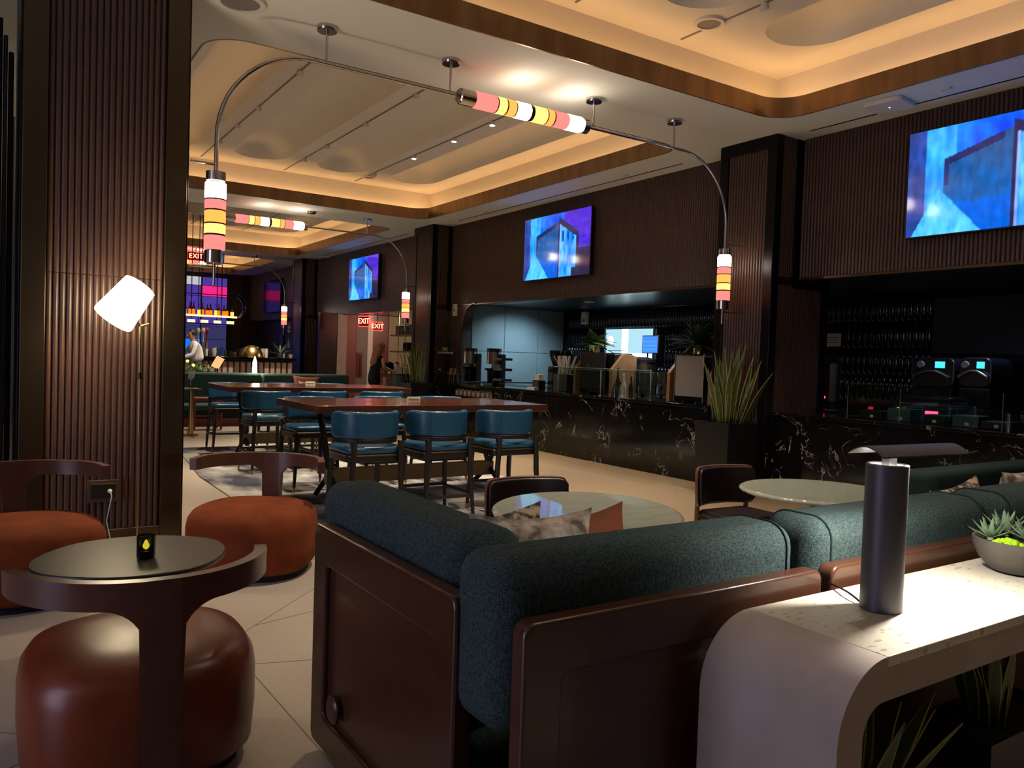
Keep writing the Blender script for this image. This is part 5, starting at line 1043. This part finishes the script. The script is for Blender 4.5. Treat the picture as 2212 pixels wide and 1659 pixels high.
# plant and back bar bottles to the right of the dome
p=gx(605,760,21.4); pot_plant('spiky plant in a dark pot at the end of the island bar',Vector((p.x,21.4,zt_)),.08,26,.15,.5,'leaf',.018,'plastic_grey',8)
r=thing('back_bar_shelf','tall dark back bar shelf of bottles beside the far column','shelf',(gx(628,760,25.5).x+.2,25.6,.25)); 
for a in (-.45,-.02,.42): obj('upright',MB().box(a-.025,a+.025,-.1,.1,0,2.6),'cardboard' if a==-.02 else 'dark_metal',r)
for z in (.3,.9,1.4,1.9,2.4): obj('shelf_board',MB().box(-.45,.45,-.12,.12,z,z+.025),'dark_wood',r)
for z in (.925,1.425,1.925):
    for k in range(6):
        x=-.38+.14*k; 
        if abs(x)<.06: continue
        t2=thing('liquor_bottle',('amber','cream','clear','rust coloured')[k%4]+' bottle on the tall back bar shelf','bottle',(r.location.x+x,25.6,.25+z),group='bottles on the back bar shelf'); obj('bottle_glass',MB().lathe([(0,0),(.045,0),(.045,.2),(.016,.26),(.014,.36),(0,.36)],10),('glass_amber','cream','glass','pillow_rust')[k%4],t2,smooth=50); obj('stopper',MB().lathe([(0,.36),(.018,.36),(.018,.39),(0,.39)],8),'black',t2)
struct('wall_bar_niche',MB().box(8.75,8.95,24.8,31.2,.25,ZN),'dark_wood','dark wall under the far screen')
# EXIT signs
def exit_sign(label,p,w,h,rz,top=.12):
    t=thing('exit_sign',label,'exit sign',p,rz); obj('sign_box',MB().box(-w/2,w/2,0,.05,-h/2,h/2),'exit_red',t,bevel=.004); obj('sign_face',MB().box(-w/2+.015,w/2-.015,-.004,0,-h/2+.015,h/2-.015),'red',t)
    textmesh('lettering','EXIT',h*.72,.002,'exit_letter',t,fr((0,-.007,0),(1,0,0),(0,0,1)))
    obj('mount',MB().cyl((0,.025,h/2),(0,.025,h/2+top),.012,n=6),'dark_metal',t)
    return t
a=oy(804,714,20); b=oy(827,696,20)
exit_sign('glowing red exit sign hanging before the alcove door',((a.x+b.x)/2,20,(a.z+b.z)/2),b.x-a.x,b.z-a.z,0,ZN+.01-b.z)
a=oy(778,705,20.6); b=oy(794,683,20.6)
exit_sign('glowing red exit sign turned sideways beside the alcove wall panel',((a.x+b.x)/2,20.6,(a.z+b.z)/2),.42,b.z-a.z,-1.2,ZN+.01-b.z)
a=oy(398,558,24.4); b=oy(436,535,24.4); xc=(a.x+b.x)/2
exit_sign('glowing red exit sign hanging from the ceiling over the far bar',(xc,24.0,4.2),.50,.26,0,.1)
# alcove shelving, service station, woman's tablet
def rk(px,py): return ox(px,py,8.75)
ya,yb=rk(896,720).y,rk(853,720).y; z1_=rk(875,722).z; z2_=rk(870,758).z
t=thing('shelf_rack','brass post shelf rack with wooden shelves in the alcove','shelf rack',(8.85,(ya+yb)/2,0)); w=(yb-ya)/2
for a in (-w,w):
    for b in (-.0,.4): obj('brass_post',MB().cyl((b*.5,a,ox(840,808,8.3).z),(b*.5,a,ZN),.014,n=8),'brass',t,smooth=60)
for z in (z1_,z2_): obj('wood_shelf',MB().box(-.03,.23,-w-.03,w+.45,z-.04,z),'cardboard',t,bevel=.004)
for k in range(6): t2=thing('storage_canister','dark olive canister on the upper rack shelf','canister',(8.95,ya+.05+(yb-ya+.3)*k/5.5,z1_),group='canisters on the rack'); obj('canister_body',MB().lathe([(0,0),(.07,0),(.075,.2),(0,.2)],14),'plastic_grey',t2,smooth=40); obj('lid',MB().lathe([(0,.2),(.077,.2),(.077,.225),(0,.225)],14),'black',t2,smooth=40)
t2=thing('card_terminal','black device on the lower rack shelf','device',(8.95,ya+.75,z2_)); obj('body',MB().box(-.1,.1,-.12,.12,0,.22),'black',t2,bevel=.02); obj('screen',MB().box(-.103,-.1,-.09,.09,.08,.2),'black_gloss',t2)
p=ox(850,815,8.5); zs_=ox(840,808,8.3).z
t=thing('service_station','dark wood service station in the alcove','cabinet',(8.75,17.75,.25)); obj('cabinet_body',MB().box(-.4,.35,-.75,1.1,0,zs_-.29),'door_wood',t); obj('cabinet_top',MB().box(-.43,.36,-.78,1.13,zs_-.29,zs_-.25),'black_gloss',t,bevel=.005)
for k in range(3): obj('cabinet_door',MB().box(-.415,-.4,-.72+.6*k,-.16+.6*k,.06,zs_-.34),'door_wood',t,bevel=.004)
for i,px in enumerate((830,843)):
    p=ox(px,785,8.55); t2=thing('point_of_sale_tablet',('small blue screen tablet behind the larger one in the alcove','slanted blue screen tablet before the woman in black')[i],'tablet',(8.55,p.y,zs_)); obj('stand',MB().cyl((.05,0,0),(.03,0,.12),.02,n=8),'black',t2); Mx=Matrix.Translation((0,0,.18))@Matrix.Rotation(-.5,4,'X')@Matrix.Rotation(.5,4,'Y'); obj('tablet_housing',MB().box(-.1,.1,-.17,.17,-.012,.0,Mx).box(-.1,.1,-.17,.17,-.012,.012,Mx),'black',t2); obj('display',MB().box(-.085,.085,-.155,.155,.012,.014,Mx),'screen_blue',t2)
p=ox(857,795,8.45); t2=thing('milk_carton','red topped white carton on the service station','carton',(8.45,p.y,zs_)); obj('carton_body',MB().box(-.06,.06,-.06,.06,0,.26),'white',t2,bevel=.01); obj('carton_band',MB().box(-.062,-.06,-.03,.05,.02,.2),'red',t2); obj('cap',MB().lathe([(0,.26),(.055,.26),(.05,.3),(0,.31)],14),'red',t2)
for i,px in enumerate((868,874,880)): p=ox(px,795,8.5); t2=thing('condiment_bottle','small bottle beside the red topped carton','bottle',(8.5,p.y,zs_),group='bottles on the service station'); obj('body',MB().lathe([(0,0),(.035,0),(.035,.14),(.015,.18),(.015,.22),(0,.22)],10),('brass','cream','steel')[i],t2,smooth=50); obj('cap',MB().lathe([(0,.22),(.017,.22),(.017,.24),(0,.24)],8),'black',t2)
p=ox(862,830,8.05); t=thing('waste_bin','grey plastic waste bin beside the service station','bin',(8.06,16.86,.25)); hb=ox(862,808,8.1).z-.25; obj('bin_body',MB().lathe([(0,0),(.19,0),(.24,hb),(.225,hb),(.18,.02),(0,.02)],24),'plastic_grey',t,smooth=40); obj('bin_liner',MB().lathe([(.22,hb-.02),(.255,hb),(.25,hb+.01),(.21,hb+.01)],24),'black',t,smooth=40)
a=oy(771,762,21.58); b=oy(781,815,21.58); t=thing('wall_niche_panel','narrow dark wooden panel on the alcove wall','panel',((a.x+b.x)/2,21.585,(a.z+b.z)/2)); obj('panel_board',MB().box(-(b.x-a.x)/2,(b.x-a.x)/2,-.03,0,-(a.z-b.z)/2,(a.z-b.z)/2),'door_wood',t,bevel=.004); obj('panel_slot',MB().box(-.02,.02,-.034,-.03,-(a.z-b.z)*.4,(a.z-b.z)*.4),'dark_wood',t)
# ================================================================== people
def skin_body(name,verts,edges,material,parent,root=0,sub=2):
    me=bpy.data.meshes.new(name); me.from_pydata([v[0] for v in verts],edges,[]); o=bpy.data.objects.new(name,me); C.objects.link(o); o.parent=parent
    s=o.modifiers.new('skin','SKIN'); sk=me.skin_vertices[0].data
    for i,v in enumerate(verts):
        r=v[1]; sk[i].radius=(r,r) if not isinstance(r,tuple) else r; sk[i].use_root=(i==root)
    q=o.modifiers.new('sub','SUBSURF'); q.levels=sub; q.render_levels=sub; me.materials.append(M[material]); 
    s.use_smooth_shade=True
    return o
def head(t,c,sc,hair,face_dir,mt='skin',long=False):
    c=Vector(c); Rm=Matrix.Translation(c)@Matrix.Rotation(face_dir,4,'Z')
    prof=[(0,-.115),(.035,-.112),(.055,-.085),(.068,-.045),(.075,0),(.076,.04),(.068,.085),(.045,.115),(0,.125)]
    h=obj('head',MB().lathe(prof,20,sx=1.12,sy=.92,M_=Rm@Matrix.Scale(sc,4)),mt,t,smooth=180)
    n=obj('nose',MB().tube([(.075,0,.02),(.10,0,-.02),(.085,0,-.03)],[.008,.014,.012],6,M_=Rm@Matrix.Scale(sc,4)),mt,h,smooth=180)
    for s in (-1,1):
        obj('eye',MB().lathe([(0,-.008),(.008,0),(0,.008)],8,(.078,s*.03,.01),M_=Rm@Matrix.Scale(sc,4)),'hair',h); obj('ear',MB().lathe([(0,-.028),(.013,-.01),(.014,.015),(0,.028)],8,(-.005,s*.07,0),.8,.6,M_=Rm@Matrix.Scale(sc,4)),mt,h,smooth=180)
    obj('mouth',MB().tube([(.076,-.022,-.058),(.083,0,-.06),(.076,.022,-.058)],.005,6,M_=Rm@Matrix.Scale(sc,4)),'pillow_rust',h)
    v=MB()
    def hf(u,w_):
        a=u*2*PI; el=-.35+w_*(PI/2+.35); ca=math.cos(a)
        if ca>.3: el=max(el,.45+.25*ca-.1)
        r_=.088*(1+.03*math.sin(a*7)); return tuple(Rm@Matrix.Scale(sc,4)@Vector((r_*1.12*math.cos(el)*ca-.004,r_*.95*math.cos(el)*math.sin(a),.03+.108*math.sin(el))))
    v.grid(hf,26,9,True); obj('hair',v,hair,h,smooth=180)
    return h
def hand(t,wr,d,up,mt,sc=1.0):
    wr=Vector(wr); d=Vector(d).normalized(); up=Vector(up); sd=d.cross(up).normalized(); P=lambda a,b,c:tuple(wr+(d*a+sd*b+up*c)*sc)
    vs_=[(P(0,0,0),.022),(P(.05,0,0),(.04,.018))]; ed=[(0,1)]
    for k,(o_,L_) in enumerate(((-.032,.06),(-.011,.075),(.011,.07),(.031,.055))):
        i=len(vs_); vs_+=[(P(.085,o_,0),.009),(P(.085+L_*.55,o_*1.1,-.008),.008),(P(.085+L_*.9,o_*1.1,-.03),.007)]; ed+=[(1,i),(i,i+1),(i+1,i+2)]
    i=len(vs_); vs_+=[(P(.03,-.04,-.005),.010),(P(.065,-.062,-.015),.009)]; ed+=[(1,i),(i,i+1)]
    return skin_body('hand',vs_,ed,mt,t,0,1)
# man in white shirt at the bar, facing -X, right forearm resting
hx_=gx(416,735,19.6).x; ZF=.25
t=thing('person','person in a white shirt and dark trousers leaning at the far bar','person',(hx_,19.6,ZF))
B=[((.12,0,1.0),(.125,.165)),((.10,0,1.14),(.115,.165)),((.06,0,1.30),(.12,.185)),((.03,0,1.42),(.085,.15)),((.02,0,1.49),.055),
   ((.03,-.19,1.40),.06),((-.05,-.26,1.18),.05),((-.26,-.22,1.10),.04),((.03,.19,1.40),.06),((-.10,.27,1.22),.05),((-.30,.24,1.16),.04)]
skin_body('shirt',B,[(0,1),(1,2),(2,3),(3,4),(3,5),(5,6),(6,7),(3,8),(8,9),(9,10)],'shirt',t)
Lg=[((.13,0,.98),(.12,.16)),((.13,-.10,.88),.095),((.06,-.11,.50),.07),((.12,-.11,.08),.05),((.13,.10,.88),.095),((.16,.11,.50),.07),((.2,.11,.08),.05),((.13,0,1.05),(.115,.155))]
skin_body('trousers',Lg,[(0,1),(1,2),(2,3),(0,4),(4,5),(5,6),(0,7)],'trouser',t)
for s,x in ((-1,.08),(1,.16)): obj('shoe',MB().lathe([(0,0),(.05,0),(.05,.05),(.03,.09),(0,.09)],14,(x,s*.11,0),2.4,1),'black',t,smooth=60)
obj('neck',MB().cyl((.015,0,1.46),(0,0,1.56),.052,.05,12),'skin',t,smooth=60)
hd=head(t,(-.015,0,1.635),1.05,'hair',PI)
hand(t,(-.28,-.22,1.095),(-1,.1,-.1),(0,0,1),'skin'); hand(t,(-.32,.24,1.155),(-1,-.1,-.05),(0,0,1),'skin')
obj('watch',MB().tube([(-.255,-.22,1.10),(-.275,-.22,1.095)],.044,12),'black',t)
# stool/ledge he leans on
t=thing('service_ledge','dark service ledge under the person in white','ledge',(hx_-.55,19.6,.25)); obj('ledge_top',MB().box(-.5,.28,-.35,.35,.95,1.02),'black_gloss',t,bevel=.01); obj('ledge_base',MB().box(-.45,.22,-.3,.3,0,.95),'dark_wood',t)
# woman in black at the tablet, leaning toward +X
pw=oy(818,750,17.35); t=thing('person','person with long fair hair in a black sleeveless dress at the alcove tablet','person',(pw.x-.08,17.35,.25))
D=[((0,0,.55),(.20,.17)),((-.02,0,.82),(.17,.15)),((.0,0,1.0),(.12,.12)),((.05,0,1.16),(.115,.14)),((.10,0,1.28),(.07,.13)),((.11,-.13,1.28),.045),((.11,.13,1.28),.045)]
skin_body('dress',D,[(0,1),(1,2),(2,3),(3,4),(4,5),(4,6)],'dress',t)
for s in (-1,1):
    skin_body('arm',[((.12,s*.16,1.26),.045),((.14,s*.19,1.03),.04),((.36,s*.15,.95),.03)],[(0,1),(1,2)],'skin',t); hand(t,(.37,s*.15,.95),(1,-.2*s,-.1),(0,0,1),'skin',.9)
    skin_body('leg',[((.0,s*.08,.55),.075),((.01,s*.08,.3),.055),((0,s*.08,.06),.035)],[(0,1),(1,2)],'skin',t); obj('shoe',MB().lathe([(0,0),(.04,0),(.04,.04),(.025,.07),(0,.07)],12,(.03,s*.08,0),2.3,1),'black',t,smooth=60)
obj('neck',MB().cyl((.11,0,1.28),(.15,0,1.38),.045,.043,12),'skin',t,smooth=60)
hd=head(t,(.17,0,1.46),1.0,'hair_blonde',.1)
obj('long_hair',MB().tube([(.13,0,1.55),(.08,0,1.46),(.03,0,1.32),(-.03,0,1.12),(-.06,0,.98)],[.05,.10,.105,.09,.03],14,fl=1.15),'hair_blonde',t,smooth=180)
obj('name_tag',MB().box(.12,.2,-.2,-.19,.62,.8),'paper',t)
# ================================================================== room lamps and added fill lights
def spot(x,y,power,col=(1,.86,.66),ang=75,z=5.0): light('track_and_fill_spot','SPOT',(x,y,z),power,col,.05,(0,0,0),ang,.8)  # spots away from the tracks are added fill without a fitting
for x,y,pw_ in SPOTS: spot(x,y,pw_)
light('niche_lamp_and_fill','SPOT',(9.8,13.6,ZN-.02),NICHE,(.62,.85,1),.08,(math.radians(28),0,0),120,.9)
light('niche_lamp_and_fill','SPOT',(9.6,11.9,ZN-.02),NICHE*.8,(.75,.88,1),.08,(0,0,0),140,.9)
light('niche_lamp_and_fill','SPOT',(8.75,9.3,ZN-.05),NICHE*.9,(.85,.9,1),.08,(0,0,0),140,.9)  # fill spot added to brighten the counter items, no fitting there
light('niche_lamp_and_fill','SPOT',(9.7,4.6,ZN-.02),NICHE*.3,(.5,.6,1),.08,(0,0,0),150,.9)  # bluish fill added to lift the dark right niche, no fitting there
r=thing('added_window','added window frame around the fill light on the plain beige wall',None,(-6.75,2.5,2.2),kind='structure')  # frame out of view, added to dress the fill light
for bx in ((-.04,.04,-3.1,3.1,1.5,1.6),(-.04,.04,-3.1,3.1,-1.6,-1.5),(-.04,.04,-3.1,-3,-1.5,1.5),(-.04,.04,3,3.1,-1.5,1.5),(-.04,.06,-.05,.05,-1.5,1.5)): obj('window_frame',MB().box(*bx),'dark_metal',r)
light('left_fill_light','AREA',(-6.7,2.5,2.2),LEFT_FILL,(.72,.70,1),6,(0,math.radians(-90),0),sy=3)  # soft fill added from out of view, not a known window
light('alcove_downlight_light','POINT',(10.2,19.2,ZN-.15),ALC,(1,.85,.6),.08)
light('bar_fill_light','SPOT',(5.8,19.6,4.3),BARW,(1,.85,.7),.1,(0,0,0),80,.9)  # fill spot added to lighten the bar's front panels, no fitting there
